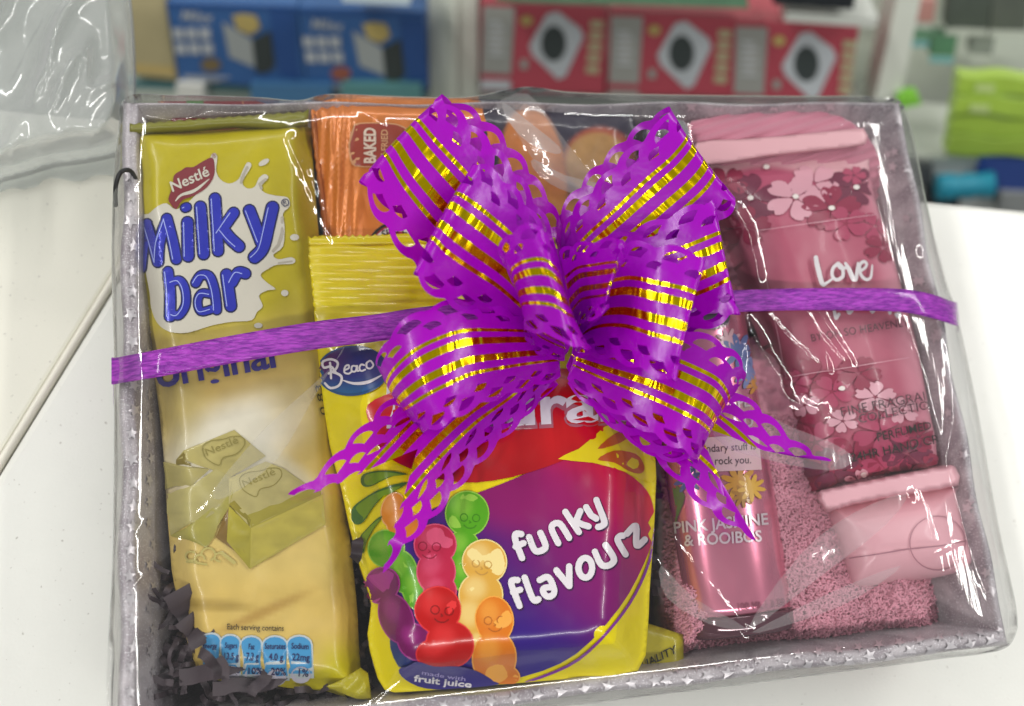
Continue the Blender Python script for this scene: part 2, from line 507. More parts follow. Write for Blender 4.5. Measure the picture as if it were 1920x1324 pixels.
for (px, py, z, L, a, w) in ((335,1110,.060,.026,-1.05,.012), (374,1224,.0722,.015,-.35,.0045), (412,1232,.0722,.012,-1.0,.003), (668,1012,.071,.010,-1.2,.005), (350,1160,.058,.020,-.9,.010), (335,1270,.058,.040,-.02,.007), (400,1292,.056,.036,-.05,.006), (700,1200,.060,.03,-1.3,.005), (470,1302,.060,.014,1.0,.005)):
    q = P(px, py, z); shred_strip(vs, fs, q.x, q.y, q.z, L, w, a, rr)
sh = mesh_obj('shredded_paper', vs, fs, m_shred)
tag(sh, 'dark brown shredded paper filling the gaps between the gifts', kind='stuff')

# ================================================================== CHOCOLATE BAR
def mixc(c, k, col):
    k = k[:, None]; return c*(1-k) + np.array(lin(col))[None]*k
def sstep(x, a, b):
    t = np.clip((x-a)/(b-a), 0, 1); return t*t*(3-2*t)
def blob(x, y, cx, cy, rx, ry, a=0, soft=0.5):
    c, s = math.cos(a), math.sin(a); u = ((x-cx)*c + (y-cy)*s)/rx; v = (-(x-cx)*s + (y-cy)*c)/ry
    return 1 - sstep(np.sqrt(u*u+v*v), 1-soft, 1+soft)
bar_ol = crom([(243,234),(330,226),(420,224),(500,214),(578,206),(584,260),(590,350),(598,441),(606,520),(618,640),(630,760),(642,900),(655,1000),(664,1080),(671,1160),(676,1250),
               (690,1278),(697,1312),(660,1311),(612,1296),(540,1290),(470,1278),(386,1272),(352,1205),(322,1070),(306,846),(292,720),(280,649),(266,560),(258,480),(252,400),(248,330)], 2, True)
def bar_col(x, y):
    c = np.tile(np.array(lin('b5a70a'))[None], (len(x), 1))
    edge = 590 + (y-260)*0.085
    c = mixc(c, sstep(y, 560, 690)*sstep(edge-x, -20, 90), 'cdb268')
    c = mixc(c, sstep(y, 250, 330)*blob(x, y, 560, 420, 60, 200, 0, .4)*0.6, 'a99a0a')
    c = mixc(c, sstep(y, 690, 900)*0.7, 'd2b868')
    c = mixc(c, blob(x, y, 430, 830, 150, 70, -.5, .5)*0.85, 'dcd8c8')
    c = mixc(c, blob(x, y, 520, 880, 90, 30, .6, .5)*0.7, 'c9c4ac')
    c = mixc(c, blob(x, y, 560, 700, 60, 120, 0, .7)*0.5, 'b89f4e')
    c = mixc(c, blob(x, y, 400, 720, 120, 25, -.1, .6)*0.5, 'a88b3c')
    c = mixc(c, sstep(y, 1050, 1130)*0.7, 'd0b05a')
    c = mixc(c, blob(x, y, 400, 1135, 70, 10, 0.05, .6)*0.6, '8a6d1c')
    c = mixc(c, blob(x, y, 490, 1150, 90, 9, -.42, .7)*0.55, '94661c')
    c = mixc(c, blob(x, y, 330, 760, 50, 90, 0, .6)*0.5, 'a39659')
    k = sstep(y, 1170, 1250)*sstep(x, 560, 640) + sstep(y, 1245, 1275)*0.9
    k = np.clip(k + sstep(x - (600+(y-700)*0.13), 0, 40)*sstep(y, 900, 1100), 0, 1)
    c = mixc(c, k, 'b9ad0c')
    n = fbm(x*0.02, y*0.02, 1.0)
    return np.clip(c*(1+0.10*n[:, None]), 0, 1)
def bar_z(x, y, d):
    z = 0.058 + .0009*np.exp(-((x - 300 - (y-820)*.9)/16)**2)*(y < 1000) + 0.016*sstep(d, 0, 46)**0.7 - 0.006*sstep(y, 300, 1300)
    z = z + 0.0011*fbm(x*0.008, y*0.012, 3.0) * sstep(d, 0, 60)
    fold_haze = np.exp(-((y-228-(x-243)*-0.04)/9)**2)
    z = z - 0.006*sstep(262-y + (x-243)*-0.05, 0, 20)
    z = z + 0.0012*np.sin(y*0.05 + x*0.03)*sstep(d, 60, 0)
    return z
m_bar = mat('chocolate_wrapper', rough=0.36, vcol=True, coat=0.15, bump=(55, 0.0012, (1, 1, 1)))
bar = thing('chocolate_bar', 'large white chocolate bar in yellow and cream wrapper along the left side', 'chocolate bar', P(450, 760, .04))
wr = pack('wrapper', bar_ol, bar_z, m_bar, bar, 9, zb=0.045, colf=bar_col)
sB_ = Surf([wr])
# folded end flap and zigzag seal at the top
m_flap = mat('wrapper_flap', 'a99e10', 0.35, coat=0.3, bump=(60, 0.002, (1, 1, 1)))
fo = [(243,246),(243,231)] + [(243+i*9.3, 231 - i*0.66 + (3 if i % 2 else 0)) for i in range(36)] + [(579,204),(577,229),(520,238),(440,232),(350,240)]
pack('seal_flap', fo, lambda x, y, d: 0.0715 - 0.0002*(x-243)*0.0 + 0.003*sstep(d, 0, 12), mat('wrapper_fold', '7c7a1a', 0.4, coat=0.2, bump=(60, .002, (1,1,1))), bar, 8, zb=.067)
pack('end_flap', [(612,1287),(640,1275),(676,1252),(690,1262),(697,1313),(668,1310),(640,1300)], lambda x, y, d: 0.066 + 0.003*sstep(d, 0, 10) + 0.002*np.sin((x+y)*0.09), m_flap, bar, 5, zb=.06)
T1 = TR(240, 270, .2794)
m_pr_white = mat('print_pearl_white', 'c9c4b4', 0.35, coat=0.3)
m_pr_shade = mat('print_pearl_shade', 'a9a292', 0.35, coat=0.3)
m_blue = mat('print_foil_blue', '2a32b4', 0.28, metal=0.25, coat=0.5, var=0.25, bump=(40, .002, (1, 1, 1)))
m_navy = mat('print_navy', '171a4a', 0.35, coat=0.3)
m_lblue = mat('print_light_blue', '9aa6e6', 0.35, coat=0.3)
splash = [(85,480),(85,600),(105,740),(125,870),(150,1000),(160,1100),(200,1200),(280,1260),(400,1268),(560,1220),(700,1195),(830,1185),(865,1130),(905,1090),(880,1020),(935,985),(990,975),(930,930),(890,880),(940,840),(1000,812),(1105,806),(1122,778),(1090,762),(1010,775),(975,745),(1040,690),(1052,560),(1040,470),(1085,420),(1072,362),(1000,350),(920,330),(892,290),(942,230),(918,205),(880,230),(850,290),(800,300),(768,255),(828,150),(800,125),(770,180),(740,240),(680,268),(620,240),(592,180),(600,90),(580,62),(555,90),(560,200),(450,350),(330,440),(260,400),(200,420),(140,470)]
decal('splash_print', [crom(T1(splash), 3, True)] + [circle(*T1([(1117,628)])[0], 8, 6)] + [circle(*T1([(1052,1002)])[0], 7, 6)] + [circle(*T1([(912,125)])[0], 11, 5, -.5)] + [circle(*T1([(875,1220)])[0], 8, 5)], sB_, m_pr_white, .0003, bar, 10)
decal('splash_shade', stroke(T1([(800,160),(765,230),(760,262)]), 5) + stroke(T1([(925,240),(885,270),(895,300)]), 5) + stroke(T1([(1035,500),(1035,600),(1010,680),(975,720)]), 6) + stroke(T1([(1100,790),(1010,800)]), 3), sB_, m_pr_shade, .00045, bar)
letters = [([(135,535),(112,690),(96,835)], 58), ([(140,560),(175,680),(205,795)], 62), ([(262,505),(215,660),(205,795)], 62), ([(262,505),(300,650),(325,775)], 66),
           ([(400,530),(405,755)], 72), ([(384,432),(396,427)], 54), ([(487,425),(508,740)], 72), ([(585,370),(605,720)], 70), ([(710,465),(615,600)], 68), ([(640,580),(690,640),(745,690)], 74),
           ([(815,450),(850,540),(895,660)], 74), ([(970,430),(940,560),(905,700),(850,762)], 78),
           ([(270,860),(285,1000),(285,1160)], 64), ([(300,930),(350,920),(385,980),(388,1080),(345,1150),(305,1145)], 52),
           ([(455,935),(490,885),(545,890),(575,960),(590,1040),(596,1115)], 58), ([(560,1010),(495,1005),(468,1060),(490,1125),(565,1110)], 48),
           ([(662,880),(675,980),(690,1090)], 72), ([(700,930),(740,865),(788,872)], 66)]
def lset(ls, dw, dx=0, dy=0, s=6):
    out = []
    for pts, w in ls: out += stroke(T1([(x+dx, y+dy) for x, y in pts]), (w+dw)*.2794, s)
    return out
decal('lettering_outline', lset(letters, 20), sB_, m_navy, .0005, bar)
decal('lettering', lset(letters, 0), sB_, m_blue, .0007, bar)
hl = []
for pts, w in letters:
    q = [(x - w*0.36, y + 2) for x, y in pts]
    hl += stroke(T1(q), 1.8, 4, 6)
decal('lettering_highlight', hl, sB_, m_lblue, .0009, bar)
nst = T1([(565,95),(582,150),(576,220),(530,295),(440,352),(365,380),(325,440),(290,410),(272,370),(300,290),(310,215),(360,180),(390,160),(440,158),(500,122)])
decal('emblem', [crom(nst, 3, True)], sB_, mat('print_maroon', '7c2a32', .35, coat=.3), .0006, bar, 8)
text_decal('emblem_lettering', 'Nestlé', T1([(300,325)])[0], T1([(552,212)])[0], 20, sB_, m_pr_white, .0008, bar, bold=.015, shear=.1)
decal('emblem_swoosh', stroke(T1([(320,385),(360,345),(450,315),(545,240)]), [2, 5, 6, 1.5], 5), sB_, m_pr_white, .0008, bar)
decal('mark_ring', stroke(T1([(1055+24*math.cos(t*.5), 397+24*math.sin(t*.5)) for t in range(14)]), 1.5) , sB_, m_navy, .0008, bar)
text_decal('mark_letter', 'R', T1([(1044,412)])[0], T1([(1068,409)])[0], 8, sB_, m_navy, .0008, bar)
text_decal('mark_letter', '®', T1([(568,100)])[0], T1([(596,94)])[0], 9, sB_, mat('print_maroon'), .0008, bar)
m_pur = mat('print_violet', '35307a', 0.35, coat=0.3)
text_decal('flavour_lettering', 'original', (298,727), (518,688), 57, sB_, m_pur, .0006, bar, bold=.02, space=.95)
# printed picture of chocolate blocks
T2_ = TR(290, 640, .3473)
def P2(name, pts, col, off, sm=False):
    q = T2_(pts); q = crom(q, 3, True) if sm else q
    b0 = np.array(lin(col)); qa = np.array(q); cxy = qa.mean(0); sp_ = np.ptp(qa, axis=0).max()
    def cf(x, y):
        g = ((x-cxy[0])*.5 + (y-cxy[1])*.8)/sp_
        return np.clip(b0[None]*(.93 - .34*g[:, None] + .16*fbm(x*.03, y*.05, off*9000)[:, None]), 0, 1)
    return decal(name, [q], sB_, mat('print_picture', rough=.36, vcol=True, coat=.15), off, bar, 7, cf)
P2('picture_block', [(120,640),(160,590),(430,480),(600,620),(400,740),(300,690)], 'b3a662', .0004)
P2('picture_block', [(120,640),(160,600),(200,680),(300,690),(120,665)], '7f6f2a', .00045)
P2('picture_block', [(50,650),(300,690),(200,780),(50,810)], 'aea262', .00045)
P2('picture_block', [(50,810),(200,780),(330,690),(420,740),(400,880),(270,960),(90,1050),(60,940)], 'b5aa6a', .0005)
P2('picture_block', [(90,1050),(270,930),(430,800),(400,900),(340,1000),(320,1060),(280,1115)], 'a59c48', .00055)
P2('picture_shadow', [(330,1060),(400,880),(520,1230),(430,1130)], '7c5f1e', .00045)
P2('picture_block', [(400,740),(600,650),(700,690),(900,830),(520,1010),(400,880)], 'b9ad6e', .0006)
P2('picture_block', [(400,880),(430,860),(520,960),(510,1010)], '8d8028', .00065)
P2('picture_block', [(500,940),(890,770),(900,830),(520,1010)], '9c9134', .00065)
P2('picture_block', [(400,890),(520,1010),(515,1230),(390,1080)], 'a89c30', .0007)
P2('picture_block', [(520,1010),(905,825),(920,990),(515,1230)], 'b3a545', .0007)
for cx, cy, a in ((370,590,0), (570,760,0)):
    q = [(-110,-20),(-70,-50),(0,-60),(50,-75),(105,-70),(115,-30),(70,20),(0,40),(-20,80),(-70,60),(-100,30)]
    pts = crom(T2_([(cx+x, cy+y) for x, y in q]), 3, True)
    decal('picture_emboss', stroke(list(pts) + [pts[0]], 1.6, n=6), sB_, mat('print_8f8440', '8f8440', .35, coat=.3), .0008, bar)
    p0, p1 = T2_([(cx-85, cy+30), (cx+85, cy-42)])
    text_decal('picture_emboss_lettering', 'Nestlé', p0, p1, 15, sB_, mat('print_8f8440'), .0008, bar)
decal('picture_curls', sum([stroke(T2_([(cx+r*math.cos(t), cy+r*.9*math.sin(t)) for t in np.linspace(a, a+4.4, 9)]), 3.6) for cx, cy, r, a in ((200,1160,28,1),(245,1175,26,2),(290,1150,38,3),(350,1165,26,1.5))], []) + stroke(T2_([(360,1140),(430,1195)]), 7) + stroke(T2_([(180,1190),(280,1205)]), 4), sB_, mat('print_b8ab62', 'b8ab62', .35, coat=.3), .0006, bar)
# nutrition panels
T3_ = TR(290, 1080, .22396)
def arch(x0, x1, yt, yb, sh=0):
    r = (x1-x0)/2; c = (x0+x1)/2
    return [(c + r*math.cos(t), yt + r*0.75 - r*0.75*math.sin(t)) for t in np.linspace(0, math.pi, 9)] + [(x0+sh, yb), (x1+sh, yb)]
panels = [(405,545,488,790), (556,710,500,800), (726,890,512,815), (908,1105,512,830), (1112,1310,508,810)]
decal('panel_border', [T3_(arch(a-12, b+14, t-16, bt+40, 12)) for a, b, t, bt in panels], sB_, mat('print_pale_grey', 'b9c3c4', .35, coat=.3), .0004, bar, 12)
decal('nutrition_panel', [T3_(arch(a, b, t, bt, 10)) for a, b, t, bt in panels], sB_, mat('print_sky_blue', '3f8fc0', .35, coat=.3), .00055, bar, 12)
decal('nutrition_roundel', [T3_(circle((a+b)/2+14, bt+12, (b-a)*.42, 68)) for a, b, t, bt in panels], sB_, mat('print_pale_lilac', 'c3c0cd', .35, coat=.3), .0007, bar)
m_ink = mat('print_dark_violet', '1d1450', .4)
m_blk = mat('print_black', '14120c', .4)
for (s, x0, x1, y0, h) in (('Energy',412,525,600,44),('Sugars',588,690,602,46),('Fat',785,835,612,48),('Saturates',922,1096,610,50),('Sodium',1145,1288,610,50),
                          ('135kJ',418,520,690,52),('13.5 g',582,705,695,58),('7.3 g',766,872,700,60),('4.0 g',956,1076,705,60),('22mg',1150,1298,708,62),
                          ('6%',468,530,790,48),('15%',618,712,800,52),('10%',785,905,808,54),('20%',975,1100,818,60),('1%',1205,1288,830,66)):
    if s == '135kJ': continue
    text_decal('nutrition_lettering', s, T3_([(x0, y0)])[0], T3_([(x1, y0+4)])[0], h*.22396, sB_, m_ink, .0009, bar, bold=.012)
text_decal('serving_lettering', 'Each serving contains', T3_([(608,448)])[0], T3_([(1082,462)])[0], 11.5, sB_, m_blk, .0006, bar, bold=.006)

# ================================================================== SWEETS BAG (front)
bag_ol = crom([(577,447),(640,444),(700,442),(760,438),(860,436),(960,440),(1050,444),(1085,520),(1120,600),(1160,700),(1205,790),(1229,862),(1229,930),(1226,1000),(1218,1109),(1214,1191),(1196,1258),
               (1100,1270),(972,1281),(860,1290),(767,1297),(722,1293),(701,1244),(690,1187),(697,1130),(676,1060),(655,980),(640,910),(618,830),(602,720),(590,600),(583,520)], 2, True)
def bag_z(x, y, d):
    z = 0.0595 + 0.020*sstep(d, 0, 95)**0.8*sstep(y, 560, 800) + 0.009*sstep(y, 430, 470)
    z = z + 0.0014*fbm(x*0.01, y*0.01, 8.0)*sstep(d, 0, 50)
    cr = sstep(590, 560, 0) if False else 1 - sstep(y, 575, 600)
    z = z + 0.0009*np.sin((y - 0.04*x)*0.36)*cr
    z = z + 0.0012*np.sin(x*0.05+1)*sstep(d, 40, 0)
    return z
def bag_col(x, y):
    c = np.tile(np.array(lin('e2cf05'))[None], (len(x), 1))
    c = mixc(c, blob(x, y, 700, 510, 160, 60, .6, .6)*0.25, 'c9a520')
    return c
m_bagp = mat('sweets_bag_film', rough=0.27, vcol=True, coat=0.4, bump=(45, 0.0016, (1, 1, 1)))
sweets = thing('sweets_bag', 'yellow bag of fruit jelly sweets reading funky flavourz, under the bow', 'sweets bag', P(950, 900, .04))
bg_ = pack('bag', bag_ol, bag_z, m_bagp, sweets, 6.5, zb=0.05, colf=bag_col)
sS = Surf([bg_])
# serrated seal edge
zz = [(577 + i*7, 447 - i*0.17*1 + (0 if i % 2 else -5)) for i in range(68)]
pack('seal_edge', zz + [(1048,452),(577,459)], lambda x, y, d: 0.0675 + 0*x, mat('seal_yellow', 'dcc804', .3, coat=.4), sweets, 7, zb=.066)
# purple to red disc with gradient print
def disc_col(x, y):
    c = np.tile(np.array(lin('36106e'))[None], (len(x), 1))
    c = mixc(c, sstep((x-880)*0.9 - (y-1000)*0.75, -60, 180), '7a0a60')
    c = mixc(c, sstep((x-880)*0.8 - (y-1000)*0.9, 140, 330), 'c01038')
    c = mixc(c, sstep((x-880)*1.0 - (y-1000)*0.6, 330, 470), 'cf4510')
    c = mixc(c, blob(x, y, 980, 930, 130, 60, 0, .5)*0.7, '8a0c5a')
    c = mixc(c, sstep(y, 1130, 1260)*0.8*(1-sstep(x, 1050, 1200)), '2a1a80')
    c = mixc(c, sstep(820, 720, x)*1.0 if False else (1-sstep(x, 700, 830))*sstep(y, 1150, 1250), '14405f')
    return c
m_vc = mat('print_gradient', rough=0.3, vcol=True, coat=0.4)
disc = crom([(735,1170),(733,1215),(760,1262),(830,1290),(980,1268),(1080,1225),(1160,1140),(1205,1060),(1226,1000),(1226,960),(1212,920),(1170,885),(1110,866),(1050,862),(960,900),(880,930),(800,960),(740,1010),(722,1090)], 3, True)
decal('disc_print', [disc], sS, m_vc, .0003, sweets, 12, disc_col)
rim = crom([(1228,990),(1214,1060),(1168,1148),(1085,1235),(985,1280)], 5)
decal('disc_rim', stroke(list(rim), 5), sS, mat('print_plum', '7a2a8a', .3, coat=.4), .00045, sweets)
# red brand swoosh with fruity letters
def red_col(x, y):
    c = np.tile(np.array(lin('c00c12'))[None], (len(x), 1))
    return mixc(c, sstep(y, 800, 900)*0.6, '8e0410')
red = crom([(690,760),(740,735),(800,715),(900,700),(1000,690),(1100,700),(1190,745),(1215,780),(1180,800),(1130,825),(1060,862),(960,895),(860,905),(770,880),(720,850),(696,800)], 3, True)
decal('red_swoosh', [red], sS, m_vc, .0006, sweets, 12, red_col)
decal('yellow_flash', [crom([(1046,861),(1085,842),(1120,812),(1148,795),(1215,800),(1228,870),(1220,905),(1170,885),(1110,868)], 2, True)], sS, mat('print_bag_yellow', 'ddc806', .3, coat=.4), .0007, sweets, 12)
m_pw = mat('print_white', 'd9d3d6', .32, coat=.4)
m_psh = mat('print_drop_grey', '6a0a18', .35, coat=.3)
text_decal('brand_lettering_shadow', 'aturals', (836,812), (1202,792), 74, sS, mat('print_pale_pink', 'a8606a', .32, coat=.4), .0008, sweets, bold=.055, curve=4)
text_decal('brand_lettering', 'aturals', (840,808), (1198,788), 74, sS, m_pw, .001, sweets, bold=.025, curve=4)
text_decal('brand_lettering', 'N', (725,800), (790,800), 78, sS, m_pw, .001, sweets, bold=.04)
decal('drop_print', [crom([(1120,862),(1150,846),(1190,852),(1206,874),(1200,888),(1178,884),(1150,868)], 3, True), crom([(1120,842),(1150,815),(1176,806),(1180,816),(1160,832)], 3, True)], sS, mat('print_orange_drop', 'b5541c', .3, coat=.4), .0009, sweets)
m_gl = mat('print_leaf_green', '6a8a14', .3, coat=.4); m_gd = mat('print_leaf_dark', '3c6420', .3, coat=.4)
T7 = TR(520, 720, .2719)
def drop(pts): return crom(T7(pts), 3, True)
d1 = [(580,670),(600,620),(700,598),(800,602),(900,625),(800,635),(720,670),(650,705),(600,705)]
d2 = [(512,905),(525,850),(600,790),(700,730),(820,690),(900,680),(820,735),(740,770),(660,860),(600,950),(550,970),(520,945)]
d3 = [(735,910),(690,930),(620,1000),(570,1060),(570,1130),(600,1165),(620,1090),(670,1000)]
decal('leaf_rim', [drop(d) for d in (d1, d2, d3)], sS, m_gd, .0006, sweets)
def shr(pts, k): 
    c = np.mean(pts, 0); return [tuple(c + (np.array(p)-c)*k) for p in pts]
decal('leaf_print', [drop(shr(d, .8)) for d in (d1, d2, d3)], sS, m_gl, .0008, sweets)
# jelly figures (printed)
T4_ = TR(640, 840, .36245)
def jelly(name, heads, col, hi, off, face=None):
    """heads: list of ellipses (cx,cy,rx,ry,angle) in zoom units forming one outline"""
    polys = [T4_(circle(*h, n=26)) for h in heads]
    allp = np.concatenate([np.array(p) for p in polys]); cx, cy = allp.mean(0)
    def cf(x, y):
        c = np.tile(np.array(lin(col))[None], (len(x), 1))
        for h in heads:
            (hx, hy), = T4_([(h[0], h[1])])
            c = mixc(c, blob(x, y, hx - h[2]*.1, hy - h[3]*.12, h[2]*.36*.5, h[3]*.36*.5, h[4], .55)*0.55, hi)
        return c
    decal('jelly_picture_rim', [T4_(circle(h[0], h[1], h[2]+7, h[3]+7, h[4], n=26)) for h in heads], sS, mat('print_rim_' + hi, hi, .3, coat=.4), off, sweets)
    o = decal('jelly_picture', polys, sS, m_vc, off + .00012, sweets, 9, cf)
    if face:
        fx, fy, r, a, fc = face; c, s = math.cos(a), math.sin(a)
        R_ = lambda pts: T4_([(fx + (x*c - y*s)*r, fy + (x*s + y*c)*r) for x, y in pts])
        ring = lambda ox, k: stroke(R_([(ox + k*math.cos(t), -.1 + k*math.sin(t)) for t in np.linspace(0, 6.28, 10)]), 1.6, n=6)
        decal('jelly_face', ring(-.42, .26) + ring(.42, .26) + stroke(R_([(-.05,.1),(.08,.22),(-.05,.26)]), 1.5, n=6) + stroke(R_([(-.4,.42),(-.15,.6),(.2,.6),(.45,.4)]), 1.8, 3, n=6), sS, mat('print_face_' + fc, fc, .3, coat=.4), off + .00025, sweets)
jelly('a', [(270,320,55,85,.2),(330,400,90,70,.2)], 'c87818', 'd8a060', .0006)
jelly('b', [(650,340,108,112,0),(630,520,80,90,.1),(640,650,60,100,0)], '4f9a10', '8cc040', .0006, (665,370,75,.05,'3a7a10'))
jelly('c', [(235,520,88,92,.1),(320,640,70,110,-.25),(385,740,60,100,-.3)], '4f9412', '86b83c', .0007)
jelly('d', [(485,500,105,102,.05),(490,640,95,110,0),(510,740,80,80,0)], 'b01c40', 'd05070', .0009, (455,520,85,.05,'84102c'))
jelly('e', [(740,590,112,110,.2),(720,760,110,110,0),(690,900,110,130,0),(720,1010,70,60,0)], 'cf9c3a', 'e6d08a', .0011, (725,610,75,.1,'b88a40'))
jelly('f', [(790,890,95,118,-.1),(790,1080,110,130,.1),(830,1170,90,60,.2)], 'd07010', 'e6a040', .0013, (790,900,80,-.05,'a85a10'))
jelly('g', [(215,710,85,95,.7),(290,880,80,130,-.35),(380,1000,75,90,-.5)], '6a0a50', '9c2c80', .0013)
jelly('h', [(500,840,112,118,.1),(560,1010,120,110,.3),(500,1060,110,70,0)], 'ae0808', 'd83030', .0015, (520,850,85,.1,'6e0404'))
decal('juice_banner', [crom(T4_([(395,1095),(480,1120),(600,1120),(700,1145),(790,1200),(800,1222),(600,1240),(440,1240),(330,1190),(300,1140),(340,1120)]), 3, True)], sS, mat('print_banner_violet', '2c1f72', .3, coat=.4), .0017, sweets, 10)
text_decal('juice_lettering', 'made with', T4_([(415,1160)])[0], T4_([(640,1196)])[0], 8, sS, mat('print_lilac', '9c90c4', .35, coat=.3), .0019, sweets, bold=.01)
text_decal('juice_lettering', 'fruit juice', T4_([(372,1196)])[0], T4_([(672,1234)])[0], 13, sS, m_pw, .0019, sweets, bold=.025)
# funky flavourz, traced strokes
T5_ = TR(900, 880, .24165)
fk = [[(318,505),(275,505),(275,560),(325,690)], [(275,600),(335,575)], [(378,528),(410,610),(440,640),(490,625),(505,590),(465,495)],
      [(605,575),(555,470),(565,430),(620,425),(690,535)], [(660,330),(765,490)], [(775,325),(735,420)], [(735,400),(790,430),(840,445)], [(820,295),(860,360),(900,385)], [(900,240),(960,400),(945,440),(915,450)],
      [(290,860),(245,865),(250,920),(305,1060)], [(255,955),(310,935)], [(345,840),(400,990),(425,1020),(450,1010)], [(460,860),(520,835),(555,880),(575,950),(550,985),(510,985),(485,945),(500,920),(560,915)],
      [(590,785),(690,905)], [(690,905),(690,755)], None,
      [(890,640),(925,720),(960,750),(1010,735),(1030,690),(970,590)], [(1120,660),(1060,555),(1075,520),(1100,515)], [(1130,500),(1200,440),(1205,590),(1270,545)]]
ring = [(815 + 62*math.cos(t)*.85 , 765 + 76*math.sin(t)) for t in np.linspace(0, 6.28, 14)]
fk = [f if f else ring for f in fk]
for nm, dx, w, m_, o_ in (('slogan_shadow', 9, 13, mat('print_shadow_plum', '330a3c', .35), .0006), ('slogan_lettering', 0, 12, m_pw, .0009)):
    pl = []
    for f in fk: pl += stroke(T5_([(x+dx, y+dx) for x, y in f]), w, 4 if len(f) > 3 else 0)
    decal(nm, pl, sS, m_, o_, sweets)
# oval badge with script
decal('badge_rim', [circle(661, 696, 67, 47, -.05, 40)], sS, mat('print_badge_teal', '1c4a78', .3, coat=.4), .0004, sweets, 12)
def badge_col(x, y):
    c = np.tile(np.array(lin('1d1f6e'))[None], (len(x), 1)); c = mixc(c, (1-sstep(x, 590, 670))*(1-sstep(y, 680, 720)), '5a0f4c'); return mixc(c, sstep(y, 700, 745), '1c5c8e')
decal('badge', [circle(662, 695, 63, 43, -.05, 40)], sS, m_vc, .0006, sweets, 10, badge_col)
T6_ = TR(560, 420, .3625)
scr = [([(195,770),(170,740),(135,745),(128,715),(170,702),(205,720),(195,755),(160,775)], 4.5), ([(165,720),(170,760),(172,800)], 4), ([(172,765),(225,790),(215,835),(170,850),(140,825)], 4.5),
       ([(240,760),(262,750),(262,735),(245,740),(240,770),(262,778),(280,765)], 3.4), ([(300,740),(280,740),(278,765),(298,765),(304,738),(306,764),(320,760)], 3.4),
       ([(340,735),(325,732),(316,750),(326,765),(345,758)], 3.4), ([(368,712),(352,725),(354,748),(372,752),(386,735),(374,714)], 3.4), ([(232,810),(290,828),(360,822),(432,785)], [1.5, 5, 6, 2])]
decal('badge_script', sum([stroke(T6_(p), w, 4, 8) for p, w in scr], []), sS, m_pw, .0009, sweets)
# small black figures on the side of the neighbouring pack
text_decal('barcode_lettering', '0.83', (612,778), (600,722), 12, Surf([wr]), m_blk, .0006, bar, up=(-1, .1))

# ================================================================== second yellow packet peeking out
yp = thing('sweets_packet', 'small yellow corner of a second packet below the pink bottle', 'sweets packet', P(1250, 1220, .04))
yo = pack('bag', [(1150,1180),(1212,1168),(1281,1190),(1282,1256),(1240,1258),(1150,1262)], lambda x, y, d: .052 + .003*sstep(d, 0, 14), mat('yellow_packet', 'a49812', .35, coat=.3, bump=(60,.0012,(1,1,1))), yp, 7, zb=.03)
sY = Surf([yo])
text_decal('packet_lettering', 'QUALITY', (1190,1262), (1272,1222), 15, sY, m_blk, .0004, yp, bold=.01, shear=.2)
text_decal('packet_lettering', 'choice', (1212,1256), (1250,1250), 10, sY, m_blk, .0004, yp, bold=.01)

# ================================================================== ORANGE BAKED SNACK BAG
def flatcol(h):
    return np.array(lin(h))
or_ol = crom([(583,208),(600,192),(640,182),(700,179),(760,181),(830,183),(900,190),(960,230),(1010,330),(1040,470),(900,500),(760,500),(640,500),(612,455),(604,400),(597,330),(590,260)], 2, True)
def or_z(x, y, d):
    return 0.0665 - .017*sstep(y, 190, 440) + 0.006*sstep(d, 0, 40) + 0.0012*np.sin((x + 0.05*y)*0.33)*(1-sstep(x, 640, 690)) + 0.0016*fbm(x*.012, y*.006, 5.)*sstep(d, 0, 40)
orange = thing('snack_bag', 'shiny orange bag of baked snacks behind the left bow loops', 'snack bag', P(780, 330, .03))
orb = pack('bag', or_ol, or_z, mat('orange_foil', 'd67a2a', 0.34, metal=0.25, coat=0.4, bump=(38, .003, (1.4, .5, 1))), orange, 7, zb=.02)
sO = Surf([orb])
zz = []
for i in range(24): zz += [(584 + i*1.15 - (3 if i % 2 else 0), 212 + i*11)]
pack('seal_edge', zz + [(618,470),(592,215)], lambda x, y, d: .067 - .016*sstep(y, 190, 440), mat('orange_seal', 'b0601c', .35, metal=.2, coat=.3), orange, 6, zb=.045)
m_rust = mat('print_rust_red', '9c3a24', .35, coat=.3)
lab = crom([(664,240),(668,234),(690,232),(730,233),(752,238),(765,252),(768,300),(745,312),(700,312),(668,310),(659,300),(657,270)], 2, True)
decal('label_border', [[((x-712)*1.05+712, (y-272)*1.05+272) for x, y in lab]], sO, mat('print_peach', 'd8a070', .35, coat=.3), .0003, orange, 10)
decal('label', [lab], sO, m_rust, .0005, orange, 10)
text_decal('label_lettering', 'BAKED', (704,306), (704,240), 23, sO, mat('print_cream', 'e2cdb8', .35), .0008, orange, bold=.035, up=(-1, 0))
text_decal('label_lettering', 'NOT FRIED', (727,322), (727,243), 13, sO, mat('print_peach'), .0008, orange, bold=.02, up=(-1, 0))
decal('roundel_ring', stroke([(745 + 55*math.cos(t), 470 + 52*math.sin(t)) for t in np.linspace(3.3, 6.1, 14)], 5), sO, m_blk, .0005, orange)
decal('roundel', [circle(745, 470, 51, 48, n=30)], sO, mat('print_crimson', 'a81c38', .35, coat=.3), .0004, orange, 10)
decal('roundel_band', stroke([(745 + 44*math.cos(t), 470 + 41*math.sin(t)) for t in np.linspace(3.3, 6.1, 14)], 9), sO, m_pw, .0006, orange)
text_decal('roundel_lettering', 'SIMPLY', (716,447), (776,440), 13, sO, m_blk, .0008, orange, bold=.02, curve=5)

